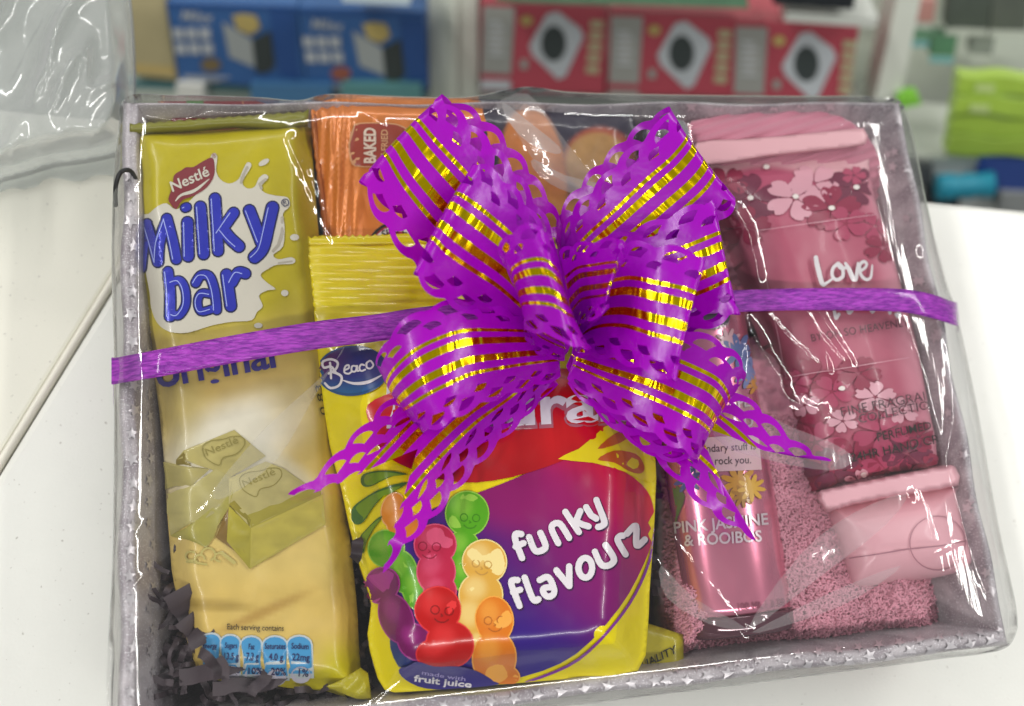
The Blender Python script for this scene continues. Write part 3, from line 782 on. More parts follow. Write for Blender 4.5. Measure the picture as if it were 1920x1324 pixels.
# second snack pack: navy with an orange and tan picture
nv_ol = crom([(856,190),(900,186),(980,190),(1060,200),(1140,205),(1185,215),(1200,300),(1190,420),(1100,440),(960,440),(880,400),(858,300)], 2, True)
snack = thing('snack_pack', 'navy snack pack with orange and tan circles behind the bow', 'snack pack', P(1030, 320, .03))
def nv_col(x, y):
    c = np.tile(flatcol('2b2638')[None], (len(x), 1))
    c = mixc(c, blob(x, y, 1000, 330, 62, 130, -.1, .06), 'c2763a')
    c = mixc(c, blob(x, y, 1125, 300, 68, 62, 0, .08), '9c4a34')
    c = mixc(c, blob(x, y, 1120, 305, 60, 56, 0, .10), 'b58a52')
    c = mixc(c, sstep(y, 340, 400), 'c08238')
    return c*(1+0.12*fbm(x*.05, y*.05, 2.)[:, None])
nvb = pack('bag', nv_ol, lambda x, y, d: .0655 - .012*sstep(y, 200, 420) + .006*sstep(d, 0, 50) + .0012*fbm(x*.012, y*.012, 4.), mat('navy_pack', rough=.33, vcol=True, coat=.4, bump=(40, .0015, (1, 1, 1))), snack, 6, zb=.02, colf=nv_col)

# red packet whose end shows behind the chocolate bar
rp = thing('red_packet', 'small red packet end with green square behind the chocolate bar top', 'packet', P(420, 205, .03))
rpb = pack('bag', [(296,190),(480,189),(520,200),(520,260),(330,262)], lambda x, y, d: .060 + .003*sstep(d, 0, 12), mat('red_packet_film', '7c1c26', .35, coat=.3, bump=(60,.002,(1,1,1))), rp, 7, zb=.04)
sR = Surf([rpb])
decal('green_square', [[(350,190),(382,190),(380,212),(348,212)]], sR, mat('print_green', '2c7a2c', .35), .0004, rp)
decal('gold_line', stroke([(303,191),(318,212)], 2) + stroke([(455,191),(460,212)], 2), sR, mat('print_peach'), .0004, rp)

# black cord handle at the left rim
cv = []
cpts = crom([P(262,352,.066), P(246,322,.073), P(228,322,.0765), P(219,340,.075), P(216,366,.070), P(217,385,.062)], 8)
def tube(name, pts, r, m, parent=None, n=8, rad=None):
    vs, fs = [], []
    pts = [Vector(p) for p in pts]
    for i, p in enumerate(pts):
        t = (pts[min(i+1, len(pts)-1)] - pts[max(i-1, 0)]).normalized()
        a = t.cross(Vector((0, 0, 1))); a = a.normalized() if a.length > 1e-4 else Vector((1, 0, 0)); b = t.cross(a)
        rr_ = rad[i] if rad is not None else r
        for k in range(n):
            q = 2*math.pi*k/n; vs.append(p + a*math.cos(q)*rr_ + b*math.sin(q)*rr_)
    for i in range(len(pts)-1):
        for k in range(n):
            fs.append((i*n+k, i*n+(k+1) % n, (i+1)*n+(k+1) % n, (i+1)*n+k))
    fs.append(tuple(range(n))[::-1]); fs.append(tuple((len(pts)-1)*n+k for k in range(n)))
    return mesh_obj(name, vs, fs, m, parent)
cord = tube('cord', cpts, .0011, mat('black_cord', '0c0c0e', .5))
tag(cord, 'short black cord looped over the left rim of the tray', 'cord')

# ================================================================== PINK CLOTHS
m_knit = mat('pink_knit', 'bd7488', 0.85, sheen=.4, var=.08)
def knit_z(x, y, d):
    z = .0655 - .022*sstep(y, 240, 420) + .005*sstep(d, 0, 50)**.8
    return z + .0009*np.sin((x*0.30 + y*0.9)*.36)
knit = pack('ribbed_cloth', crom([(1285,245),(1330,222),(1400,208),(1466,204),(1540,209),(1595,228),(1640,275),(1662,350),(1676,440),(1680,560),(1500,600),(1300,560),(1278,400)], 3, True), knit_z, m_knit, None, 4.2, zb=.01)
tag(knit, 'dusky pink ribbed cloth with rounded end behind the hand cream tube', 'cloth')
m_terry = mat('pink_terry', 'cf8b9c', 0.95, sheen=.6, var=.2)
tw_ol = crom([(1252,1228),(1330,1226),(1404,1220),(1470,1216),(1551,1212),(1640,1203),(1720,1198),(1757,1188),(1766,1150),(1760,1110),(1740,1050),(1715,960),(1690,800),(1640,700),(1500,640),(1380,640),(1260,760),(1245,1000)], 3, True)
def terry_z(x, y, d):
    z = .034 + .022*sstep(d, 0, 60)**.7
    w = fbm(x*.045, y*.045, 6., 2)
    return z + .0016*np.sin((x - y*.55)*.03)*sstep(d, 0, 40) + .0022*fbm(x*.045, y*.06, 2.2, 2)*sstep(d, 0, 8) + .0015*np.abs(w)
towel = pack('towel', tw_ol, terry_z, m_terry, None, 4.2, zb=.008)
tag(towel, 'fluffy pink terry towel under the bottle and the hand cream', 'towel')
# loop pile
tb = Surf([towel]); rt = random.Random(5)
vs, fs = [], []
cand = []
while len(cand) < 17000:
    x = rt.uniform(1245, 1770); y = rt.uniform(780, 1230)
    cand.append((x, y))
ca = np.array(cand); ok = inside(tw_ol, ca[:, 0], ca[:, 1]); ca = ca[ok]
pos = tb.cast(ca[:, 0], ca[:, 1], 0.0)
for q in pos:
    a = rt.random()*6.28; r = rt.uniform(.0010, .0016); w = .00034; b = len(vs)
    ax = Vector((math.cos(a), math.sin(a), 0)); si = Vector((-math.sin(a), math.cos(a), 0))
    for k in range(5):
        t = math.pi*k/4
        c = q + ax*r*math.cos(t) + Vector((0, 0, 1))*r*1.3*math.sin(t) + si*rt.uniform(-.0003, .0003)
        vs += [c + si*w, c - si*w]
    for k in range(4): fs.append((b+2*k, b+2*k+1, b+2*k+3, b+2*k+2))
pile = mesh_obj('pile', vs, fs, m_terry, towel); tag(pile, kind='stuff')

# ================================================================== BODY MIST BOTTLE
m_metal = mat('pink_metallic', 'e38ba4', 0.22, metal=0.72, coat=0.5)
m_clear = mat('clear_plastic', 'f4f2f4', 0.05, trans=1.0)
bt = thing('spray_bottle', 'pink metallic body mist bottle with clear cap and flower print', 'bottle', P(1350, 900, .03))
A3 = P(1389, 1160, .0505); B3 = P(1290, 520, .0615)
ax = (B3 - A3).normalized(); side = ax.cross(Vector((0, 0, 1))).normalized(); upv = side.cross(ax)
Rb = 0.0262*1.0
Lb = (B3 - A3).length
def lathe(name, prof, m, parent, n=48, o=A3, oval=1.0):
    vs, fs = [], []
    for (t, r) in prof:
        for k in range(n):
            q = 2*math.pi*k/n
            vs.append(o + ax*t + side*math.cos(q)*r + upv*math.sin(q)*r*oval)
    for i in range(len(prof)-1):
        for k in range(n): fs.append((i*n+k, i*n+(k+1) % n, (i+1)*n+(k+1) % n, (i+1)*n+k))
    fs.append(tuple(range(n))[::-1]); fs.append(tuple((len(prof)-1)*n+k for k in range(n)))
    return mesh_obj(name, vs, fs, m, parent)
OV = .62
body = lathe('body', [(.002,.0235),(.003,.0255),(.006,.0262),(Lb*.5,.0262),(Lb-.02,.0258),(Lb-.008,.024),(Lb-.002,.018),(Lb,.012)], m_metal, bt, oval=OV)
lathe('base_ring', [(-.0075,.0215),(-.0068,.0245),(-.004,.0262),(.0005,.0266),(.0018,.0262)], mat('dark_glass', '5c3440', .08, coat=1, metal=.3), bt, oval=OV)
lathe('pump', [(Lb,.009),(Lb+.006,.009),(Lb+.007,.0065),(Lb+.022,.0065),(Lb+.0225,.008),(Lb+.03,.008)], mat('silver_pump', 'b9b4b8', .25, metal=.8), bt, oval=.9)
lathe('cap', [(Lb+.001,.0132),(Lb+.04,.0136),(Lb+.074,.0136),(Lb+.080,.0125),(Lb+.082,.010)], m_clear, bt, oval=.9)
sBt = Surf([body])
m_sil = mat('print_silver', 'd6c6cc', .25, metal=.4)
text_decal('scent_lettering', 'PINK JASMINE', (1266,1000), (1440,983), 22, sBt, m_sil, .0004, bt, bold=.02)
text_decal('scent_lettering', '& ROOIBOS', (1284,1024), (1428,1015), 22, sBt, m_sil, .0004, bt, bold=.02)
text_decal('volume_lettering', '100 ML / 3.38 FL', (1385,1146), (1492,1134), 15, sBt, mat('print_dusk', '7a3a50', .4), .0004, bt)
# flower picture around the sticker
fl_r = random.Random(9)
for (cx, cy, r, c) in ((1385,905,34,'c48a20'),(1408,915,26,'d8a838'),(1392,930,22,'a87418'),(1372,790,24,'c8742a'),(1405,700,30,'7480b0'),(1385,660,34,'56689c'),(1418,720,22,'c88a3a'),(1365,640,24,'d0a0a8'),(1290,900,26,'4c5a8c'),(1316,880,24,'3c4678')):
    pl = []
    n = 9; a0 = fl_r.random()*6
    for k in range(n):
        a = a0 + k*2*math.pi/n
        pl.append(circle(cx + r*.6*math.cos(a), cy + r*.6*math.sin(a), r*.46, r*.17, a, 8))
    pl.append(circle(cx, cy, r*.33, n=9))
    decal('flower_print', pl, sBt, mat('print_' + c, c, .35, coat=.3), .0003 + fl_r.random()*.0002, bt)
decal('leaf_print', [crom([(1268,910),(1285,930),(1275,960),(1266,985),(1270,950)], 2, True), crom([(1262,915),(1272,925),(1268,950)], 2, True)], sBt, mat('print_leaf_grey', '5a6a3c', .35), .0003, bt)
stk = [(1300,822),(1421,815),(1427,881),(1305,886)]
decal('sticker', [densify(stk, 10)], sBt, mat('pale_sticker', 'd8b4b8', .45), .0006, bt, 10)
text_decal('sticker_lettering', 'The legendary stuff is', (1262,852), (1416,843), 15, sBt, m_blk, .0008, bt)
text_decal('sticker_lettering', 'I will rock you.', (1302,873), (1407,869), 15, sBt, m_blk, .0008, bt)
text_decal('brand_lettering', 'CAPE', (1352,768), (1405,762), 18, sBt, m_sil, .0006, bt, bold=.02)
text_decal('brand_lettering', 'ISLAND', (1330,808), (1412,800), 22, sBt, m_sil, .0006, bt, bold=.02)
decal('round_badge', [circle(1342,592,26,26,n=24)], sBt, mat('print_slate', '45414c', .35), .0005, bt)
text_decal('round_badge_lettering', 'COMPANY', (1322,614), (1366,612), 9, sBt, m_sil, .0008, bt, curve=-6)

# ================================================================== HAND CREAM TUBE
tube_t = thing('hand_cream_tube', 'pink floral hand cream tube with pale pink cap at the right', 'hand cream tube', P(1620, 650, .03))
tb_ol = crom([(1312,306),(1360,298),(1420,292),(1480,285),(1550,277),(1621,268),(1630,320),(1640,370),(1660,430),(1680,500),(1700,575),(1720,650),(1740,760),(1758,869),(1700,878),(1640,890),(1580,903),(1532,918),
               (1516,850),(1500,780),(1475,700),(1440,600),(1400,500),(1352,380)], 2, True)
TA = np.array(((1465,280),(1645,895)), float)
def tube_z(x, y, d):
    t = np.clip((y-270)/620, 0, 1)
    return .0625 + .0155*np.sqrt(np.clip(d/85, 0, 1))*sstep(y, 262, 420)*0.95 + .001*fbm(x*.01, y*.01, 9.)*sstep(d, 0, 30)
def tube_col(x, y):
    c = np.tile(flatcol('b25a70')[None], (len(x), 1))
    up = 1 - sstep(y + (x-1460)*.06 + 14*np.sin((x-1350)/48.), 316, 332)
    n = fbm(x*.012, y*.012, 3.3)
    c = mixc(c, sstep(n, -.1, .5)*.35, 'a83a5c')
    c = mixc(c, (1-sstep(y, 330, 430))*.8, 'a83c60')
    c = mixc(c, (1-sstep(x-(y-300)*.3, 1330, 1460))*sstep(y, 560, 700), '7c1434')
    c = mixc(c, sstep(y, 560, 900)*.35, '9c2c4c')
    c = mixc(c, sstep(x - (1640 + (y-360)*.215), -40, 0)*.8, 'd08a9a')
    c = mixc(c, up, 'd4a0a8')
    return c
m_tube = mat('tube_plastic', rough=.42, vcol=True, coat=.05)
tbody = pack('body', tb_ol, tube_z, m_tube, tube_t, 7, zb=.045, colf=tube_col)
crimp = pack('crimp', crom([(1306,268),(1380,262),(1460,256),(1540,248),(1612,241),(1620,242),(1624,268),(1540,279),(1440,290),(1312,308)], 2, True), lambda x, y, d: .0725 + .0003*sstep(d, 0, 6), mat('pale_pink_plastic', 'd9a2aa', .35, coat=.2), tube_t, 7, zb=.070)
sT = Surf([tbody])
m_rose = mat('print_rose', 'a83a5c', .35, coat=.2); m_plum = mat('print_plum_dark', '6c1c3c', .35, coat=.2); m_pale = mat('print_pale_rose', 'd49aa8', .35, coat=.2); m_mid = mat('print_mid_rose', '8c1c40', .35, coat=.2)
def petals(cx, cy, r, n=5, a0=0.0, notch=True, sq=.75):
    out = []
    for k in range(n):
        a = a0 + k*2*math.pi/n
        c_, s_ = math.cos(a), math.sin(a)
        q = [(0.08,0),(.35,-.22),(.7,-.36),(.93,-.26),(.86,-.08),(1.0,.02),(.9,.24),(.65,.34),(.33,.2)]
        out.append(crom([(cx + r*(x*c_ - y*s_), cy + r*sq*(x*s_ + y*c_)) for x, y in q], 2, True))
    return out
rf = random.Random(21)
k_ = 0
for (cx, cy, r, mm) in ((1405,372,62,m_plum),(1360,345,44,m_mid),(1600,352,52,m_plum),(1525,345,50,m_pale),(1490,372,58,m_pale),(1557,392,58,m_mid),(1395,425,52,m_mid),(1585,420,44,m_rose),
                        (1640,425,36,m_rose),(1655,465,38,m_mid),(1600,330,24,m_rose),
                        (1520,715,60,m_mid),(1495,790,55,m_mid),(1560,735,42,m_rose),(1640,745,40,m_pale),(1610,700,44,m_mid),(1530,830,55,m_rose),(1600,860,60,m_mid),(1660,880,50,m_rose),(1560,880,55,m_plum),(1700,850,50,m_plum),(1720,820,40,m_mid),(1650,810,55,m_rose),(1690,770,34,m_pale),(1580,790,30,m_pale),(1510,760,30,m_pale),(1750,880,40,m_mid),(1490,720,34,m_rose),(1615,905,36,m_pale)):
    k_ += 1
    decal('flower_print', petals(cx, cy, r, 5, rf.random()*6), sT, mm, .0003 + .00003*k_, tube_t, 16)
decal('flower_centre', [circle(x, y, 6, 4.5, n=10) for x, y in ((1407,373),(1491,371),(1558,392),(1604,353),(1436,315),(1577,729),(1618,888))], sT, mat('print_petal_white', 'e6dcd6', .4), .0016, tube_t)
wl = T_ = TR(1400, 460, .1875)
love = [([(680,130),(700,240),(745,395),(790,385),(840,350)], [8,9,8,5,4]), ([(905,190),(850,240),(845,320),(890,355),(950,320),(945,230),(900,195),(930,240),(985,235)], 6.5), ([(975,190),(1010,250),(1050,345),(1075,340),(1085,250),(1095,190)], [5,7,8,7,5,4]),
        ([(1110,270),(1160,240),(1180,200),(1150,175),(1110,215),(1120,300),(1170,350),(1220,330),(1235,210)], [5,5,5,6,6,6,6,5,3])]
decal('script_lettering', sum([stroke(wl(p), w, 4, 8) for p, w in love], []), sT, m_pw, .0026, tube_t)
decal('script_lettering', sum([stroke(wl(p), 6, 4, 8) for p in ([(860,640),(880,740),(910,700)], [(990,640),(1010,690),(1040,670)], [(1210,640),(1240,680),(1260,640)], [(1400,640),(1410,690)], [(1480,640),(1510,710),(1490,725),(1470,700)])], []), sT, m_pw, .0026, tube_t)
m_gr = mat('print_grey_ink', '4c2c34', .4)
text_decal('range_lettering', 'BY OH SO HEAVENLY', (1522,642), (1700,612), 15, sT, m_gr, .0026, tube_t)
text_decal('range_lettering', 'FINE FRAGRANCE', (1578,782), (1775,743), 18, sT, m_gr, .0026, tube_t)
text_decal('range_lettering', 'COLLECTION', (1608,795), (1757,764), 17, sT, m_gr, .0026, tube_t)
text_decal('range_lettering', 'PERFUMED', (1643,826), (1742,806), 16, sT, m_blk, .0026, tube_t, bold=.005)
text_decal('range_lettering', '24HR HAND CREAM', (1594,865), (1800,822), 17, sT, m_blk, .0026, tube_t, bold=.005)
# clear seal label outline stuck on the tube
lq = [(1418,434),(1640,404),(1700,672),(1478,708)]
decal('clear_label_edge', stroke(densify(lq[:2], 20, False), 1.2, n=6) + stroke(densify([lq[0], lq[3]], 20, False), 1.2, n=6) + stroke(densify([lq[3], lq[2]], 20, False), 1.2, n=6), sT, mat('print_pale_rose'), .0019, tube_t)
# cap
m_cap = mat('pink_cap_plastic', 'dda4ae', .34, coat=.15)
capg = pack('cap', crom([(1552,950),(1600,938),(1700,918),(1795,905),(1803,930),(1815,985),(1828,1030),(1830,1052),(1818,1066),(1760,1082),(1690,1092),(1625,1102),(1600,1098),(1590,1080),(1575,1030)], 3, True),
            lambda x, y, d: .0535 + .0200*np.sqrt(np.clip(1-(1-np.clip(d/88, 0, 1))**2, 0, 1)) - .0006*np.exp(-((y - (1026 - (x-1700)*.085))/2.2)**2), m_cap, tube_t, 6, zb=.035)
pack('cap_collar', crom([(1531,921),(1560,912),(1640,896),(1720,880),(1784,870),(1794,874),(1800,912),(1700,930),(1600,949),(1554,962),(1540,950)], 2, True),
            lambda x, y, d: .056 + .0205*sstep(d, 0, 7), m_cap, tube_t, 6, zb=.04)
sC = Surf([capg])
decal('thumb_recess_rim', stroke([(1757 + 52*math.cos(t), 1018 + 50*math.sin(t)) for t in np.linspace(0, 6.283, 30)], 1.6, n=6), sC, mat('cap_line', 'a8707e', .4), .0004, tube_t)
decal('cap_seam', stroke([(1582,1048),(1640,1040),(1700,1030),(1760,1024),(1822,1012)], 1.6, 3, 6), sC, mat('cap_seam', '9a6674', .5), .0004, tube_t)

# ================================================================== CELLOPHANE WRAP
film_ol = crom([(213,330),(222,250),(236,182),(330,178),(480,182),(560,188),(620,176),(760,181),(880,181),(985,163),(1080,173),(1300,178),(1500,180),(1668,183),(1700,214),(1722,300),(1742,400),(1773,520),(1798,600),
                (1832,760),(1872,980),(1906,1140),(1902,1196),(1868,1222),(1760,1236),(1600,1258),(1240,1303),(900,1343),(600,1380),(400,1403),(214,1424),(212,1000),(214,700),(209,500)], 5, True)
CREASES = [  # polyline, height m, width px
    ([(985,163),(1045,250),(1110,330),(1200,420)], .010, 17), ([(1375,392),(1402,440),(1420,520)], .007, 13), ([(1400,600),(1440,680),(1474,745),(1495,757),(1535,770)], .008, 13),
    ([(1385,700),(1400,621),(1430,660),(1470,712)], .005, 8),
    ([(1438,588),(1480,635),(1520,672),(1550,694)], .004, 6), ([(1535,585),(1560,625),(1597,682),(1570,668),(1540,630)], .004, 6), ([(1512,585),(1530,618),(1552,690)], .004, 6),
    ([(545,262),(560,300),(590,370),(612,418),(632,455)], .007, 13), ([(560,280),(600,400)], .001, 18),
    ([(440,190),(560,188),(700,186),(880,186)], .006, 8), ([(236,192),(330,196),(430,210),(520,200),(578,190)], .006, 8), ([(260,215),(330,226),(380,214)], .004, 6),
    ([(1000,172),(1200,182),(1400,186),(1660,192)], .006, 8),
    ([(1690,212),(1706,300),(1722,400),(1735,470)], .007, 10), ([(1735,470),(1760,560),(1782,660),(1790,760),(1780,830),(1772,868)], .007, 11), ([(1700,600),(1735,700),(1760,800),(1770,860),(1800,960),(1812,1010)], .0012, 7),
    ([(1668,560),(1712,680),(1740,780)], .0016, 14), ([(1800,640),(1815,760),(1800,850),(1780,880)], .002, 6), ([(1775,880),(1830,1060),(1880,1170)], .001, 6),
    ([(1400,1182),(1500,1060),(1620,960),(1700,930)], .003, 14), ([(1405,1184),(1560,1130),(1700,1060),(1800,1010)], .0018, 8), ([(1400,1182),(1300,1060),(1240,980)], .0018, 6), ([(1395,1180),(1270,1100),(1230,1050)], .0014, 5),
    ([(1100,440),(1180,330),(1230,240)], .0012, 10), ([(1280,190),(1290,260),(1296,330)], .0018, 5),
    ([(300,1010),(420,930),(560,830),(640,740)], .0012, 6), ([(230,1110),(330,1030),(420,900)], .0014, 6), ([(250,1000),(300,960),(345,1010)], .001, 5),
    ([(430,900),(520,800),(600,690)], .0008, 12), ([(560,1290),(640,1150),(660,1010)], .001, 8), ([(700,1310),(800,1230),(900,1130)], .0016, 4),
    ([(1050,760),(1130,850),(1200,880)], .0012, 5), ([(930,200),(965,235),(1010,300)], .011, 24), ([(1010,320),(1060,345),(1110,360)], .003, 9),
    ([(280,480),(360,620),(420,700)], .0008, 14), ([(350,560),(300,640),(310,700)], .001, 7), ([(640,180),(690,215),(720,240)], .002, 7), ([(300,330),(250,345),(225,380)], .0016, 7),
    ([(880,186),(918,240),(905,300)], .0018, 5),
]
def film_z(x, y):
    d = pdist(film_ol[::3], x, y)
    z = .0715 + .0125*(1 - np.exp(-d/20))
    ang = np.arctan2(y-640, x-1040); r = np.hypot(y-640, x-1040)
    n1 = fbm(np.cos(ang)*9, np.sin(ang)*9, r*0 if np.isscalar(r) else 1.7, 3)
    amp = sstep(d, 50, 200)
    z = z + .00014*n1*sstep(r, 120, 420)*amp
    z = z + .0011*fbm(x*.006, y*.006, 12.)*amp
    ez = fbm(x*.035, y*.012, 4.2)*(1-sstep(d, 10, 70)); z = z + .00004*ez
    for pl, h, w in CREASES:
        p = np.array(pl, float); x0, y0 = p.min(0)-4*w; x1, y1 = p.max(0)+4*w
        k = (x > x0) & (x < x1) & (y > y0) & (y < y1)
        if not k.any(): continue
        q = crom(pl, 4)
        dd = pdist(q, x[k], y[k], False)
        e = np.zeros_like(x); 
        jag = 1 + .2*np.array([noise.noise(Vector((a*.06, b*.06, 3.))) for a, b in zip(x[k], y[k])])
        w2 = w*1.25; e[k] = min(h*.34, 1.0e-4*w2)*np.exp(-np.abs(dd/(w2*.8))**1.6)*jag
        z = z + e
    return z
NA, NR = 900, 150
dn = np.array(film_ol); seg = np.linalg.norm(np.roll(dn, -1, 0)-dn, axis=1); cs = np.concatenate(([0], np.cumsum(seg)))
dd_ = np.linspace(0, cs[-1], NA, endpoint=False); dnc = np.vstack((dn, dn[:1]))
bx = np.interp(dd_, cs, dnc[:, 0]); by = np.interp(dd_, cs, dnc[:, 1])
cxf, cyf = 1040, 640
rad = np.linspace(0.02, 1, NR)**0.8
X = cxf + (bx[None]-cxf)*rad[:, None]; Y = cyf + (by[None]-cyf)*rad[:, None]
Z = film_z(X.ravel(), Y.ravel()).reshape(X.shape)
V3 = PW(X, Y, Z).reshape(-1, 3)
# skirt hugging the outer walls
ring_ = V3[-NA:]
ctr = ring_.mean(0); sk = []
kk = np.arange(NA)
for j, (ins, zz_) in enumerate(((0.0, .060), (.0012, .045), (.003, .028), (.006, .012), (.009, .0025))):
    r_ = ring_.copy(); v = ctr[None, :2] - r_[:, :2]; v /= np.linalg.norm(v, axis=1)[:, None]
    wob = .0012*np.sin(kk*2*np.pi/NA*46 + j) * (j+1)/5 + .0008*np.sin(kk*2*np.pi/NA*17 + j*2)
    r_[:, :2] += v*(ins + wob[:, None]*0.8); r_[:, 2] = zz_; sk.append(r_)
V3 = np.concatenate([V3] + sk)
F = []
for i in range(NR + 4):
    a = i*NA + kk; b = i*NA + (kk+1) % NA
    F.append(np.stack((a, b, b+NA, a+NA), 1))
F = np.concatenate(F)
cvi = len(V3); V3 = np.vstack((V3, V3[:NA].mean(0)))
F = [tuple(f) for f in F] + [(cvi, (i+1) % NA, i) for i in range(NA)]
def film_mat(name, k=1.5, haze=0.0, rough=.055, bumpd=.0002, sc=26, tint=(.985, .985, .985, 1)):
    m = bpy.data.materials.new(name); m.use_nodes = True; nt = m.node_tree; nt.nodes.clear()
    out = nt.nodes.new('ShaderNodeOutputMaterial'); tr = nt.nodes.new('ShaderNodeBsdfTransparent'); gl = nt.nodes.new('ShaderNodeBsdfGlossy')
    tr.inputs[0].default_value = tint; gl.inputs['Roughness'].default_value = rough
    fr = nt.nodes.new('ShaderNodeFresnel'); ge = nt.nodes.new('ShaderNodeNewGeometry'); mi_ = nt.nodes.new('ShaderNodeMath'); mi_.operation = 'MULTIPLY_ADD'
    mi_.inputs[1].default_value = -.8333; mi_.inputs[2].default_value = 1.5; nt.links.new(ge.outputs['Backfacing'], mi_.inputs[0]); nt.links.new(mi_.outputs[0], fr.inputs[0])
    mu = nt.nodes.new('ShaderNodeMath'); mu.operation = 'MULTIPLY'; mu.use_clamp = True; mu.inputs[1].default_value = k
    mx = nt.nodes.new('ShaderNodeMixShader'); L = nt.links
    tc = nt.nodes.new('ShaderNodeTexCoord'); nz = nt.nodes.new('ShaderNodeTexNoise'); nz.inputs['Scale'].default_value = sc; nz.inputs['Detail'].default_value = 2.5
    bp = nt.nodes.new('ShaderNodeBump'); bp.inputs['Distance'].default_value = bumpd; bp.inputs['Strength'].default_value = 1
    L.new(tc.outputs['Object'], nz.inputs[0]); L.new(nz.outputs[0], bp.inputs['Height']); mpw = nt.nodes.new('ShaderNodeMapping'); mpw.inputs['Rotation'].default_value = (0, 0, .9); mpw.inputs['Scale'].default_value = (1, .10, 1)
    nzw = nt.nodes.new('ShaderNodeTexNoise'); nzw.inputs['Scale'].default_value = 170; nzw.inputs['Detail'].default_value = 2; nzw.inputs['Distortion'].default_value = .4
    bpw = nt.nodes.new('ShaderNodeBump'); bpw.inputs['Distance'].default_value = .00022; bpw.inputs['Strength'].default_value = 1
    L.new(tc.outputs['Object'], mpw.inputs[0]); L.new(mpw.outputs[0], nzw.inputs[0]); L.new(nzw.outputs[0], bpw.inputs['Height']); L.new(bp.outputs[0], bpw.inputs['Normal'])
    L.new(bpw.outputs[0], gl.inputs['Normal']); L.new(bp.outputs[0], fr.inputs['Normal'])
    L.new(fr.outputs[0], mu.inputs[0]); L.new(mu.outputs[0], mx.inputs[0]); L.new(tr.outputs[0], mx.inputs[1]); L.new(gl.outputs[0], mx.inputs[2])
    last = mx
    gl2 = nt.nodes.new('ShaderNodeBsdfGlossy'); gl2.inputs['Roughness'].default_value = .38; mg = nt.nodes.new('ShaderNodeMixShader'); mg.inputs[0].default_value = .2
    L.new(gl.outputs[0], mg.inputs[1]); L.new(gl2.outputs[0], mg.inputs[2]); L.new(mg.outputs[0], mx.inputs[2])
    if haze:
        df = nt.nodes.new('ShaderNodeBsdfTranslucent'); df2 = nt.nodes.new('ShaderNodeBsdfDiffuse'); ad = nt.nodes.new('ShaderNodeMixShader'); ad.inputs[0].default_value = .6
        for q in (df, df2): q.inputs[0].default_value = (.95, .95, .95, 1)
        L.new(df.outputs[0], ad.inputs[1]); L.new(df2.outputs[0], ad.inputs[2])
        m2 = nt.nodes.new('ShaderNodeMixShader'); m2.inputs[0].default_value = haze
        L.new(mx.outputs[0], m2.inputs[1]); L.new(ad.outputs[0], m2.inputs[2]); last = m2
    L.new(last.outputs[0], out.inputs[0]); return m
m_film = film_mat('cellophane', 1.45, .0, tint=(.96, .96, .96, 1))
wrap = mesh_obj('cellophane_wrap', V3, F, m_film)
tag(wrap, 'clear glossy cellophane stretched in creases over the whole hamper', 'cellophane')
m_fold_haze = film_mat('cellophane_fold_haze', 2.0, .14, .12); m_glare = film_mat('cellophane_glare_haze', 2.4, .30, .10)  # white diffuse haze in both films stands in for glare
sF = Surf([wrap])
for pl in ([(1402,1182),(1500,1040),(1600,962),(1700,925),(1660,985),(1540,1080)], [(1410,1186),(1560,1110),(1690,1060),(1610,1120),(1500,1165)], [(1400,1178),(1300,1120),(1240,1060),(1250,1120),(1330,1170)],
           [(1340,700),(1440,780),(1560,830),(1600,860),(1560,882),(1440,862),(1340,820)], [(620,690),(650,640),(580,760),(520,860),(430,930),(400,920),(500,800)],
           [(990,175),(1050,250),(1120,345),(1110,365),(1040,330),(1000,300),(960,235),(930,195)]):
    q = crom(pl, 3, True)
    decal('fold_haze', [q], sF, m_fold_haze, -.0006, wrap, 12)  # doubled film layers; their white haze also paints the soft glare veil
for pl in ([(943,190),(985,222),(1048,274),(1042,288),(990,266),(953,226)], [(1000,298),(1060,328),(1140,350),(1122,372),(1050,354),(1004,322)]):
    decal('fold_haze', [crom(pl, 3, True)], sF, m_glare, -.0009, wrap, 10)  # glare streaks painted as hazy white patches under the wrap

# ================================================================== RIBBON BAND
m_rib = mat('purple_satin_ribbon', '8c10a4', 0.36, coat=.25, bump=(300, .0009, (1, 6, 1)))
nt = m_rib.node_tree; tc_ = nt.nodes.new('ShaderNodeTexCoord'); mp_ = nt.nodes.new('ShaderNodeMapping'); mp_.inputs['Scale'].default_value = (1, 5, 1)
nz_ = nt.nodes.new('ShaderNodeTexNoise'); nz_.inputs['Scale'].default_value = 190; nz_.inputs['Detail'].default_value = 3; cr_ = nt.nodes.new('ShaderNodeValToRGB')
cr_.color_ramp.elements[0].position = .35; cr_.color_ramp.elements[1].position = .68; cr_.color_ramp.elements[0].color = (*lin('72078e'), 1); cr_.color_ramp.elements[1].color = (*lin('b03cc0'), 1)
for a_, c_ in ((tc_.outputs['Object'], mp_.inputs[0]), (mp_.outputs[0], nz_.inputs[0]), (nz_.outputs[0], cr_.inputs[0]), (cr_.outputs[0], nt.nodes['Principled BSDF'].inputs['Base Color'])): nt.links.new(a_, c_)
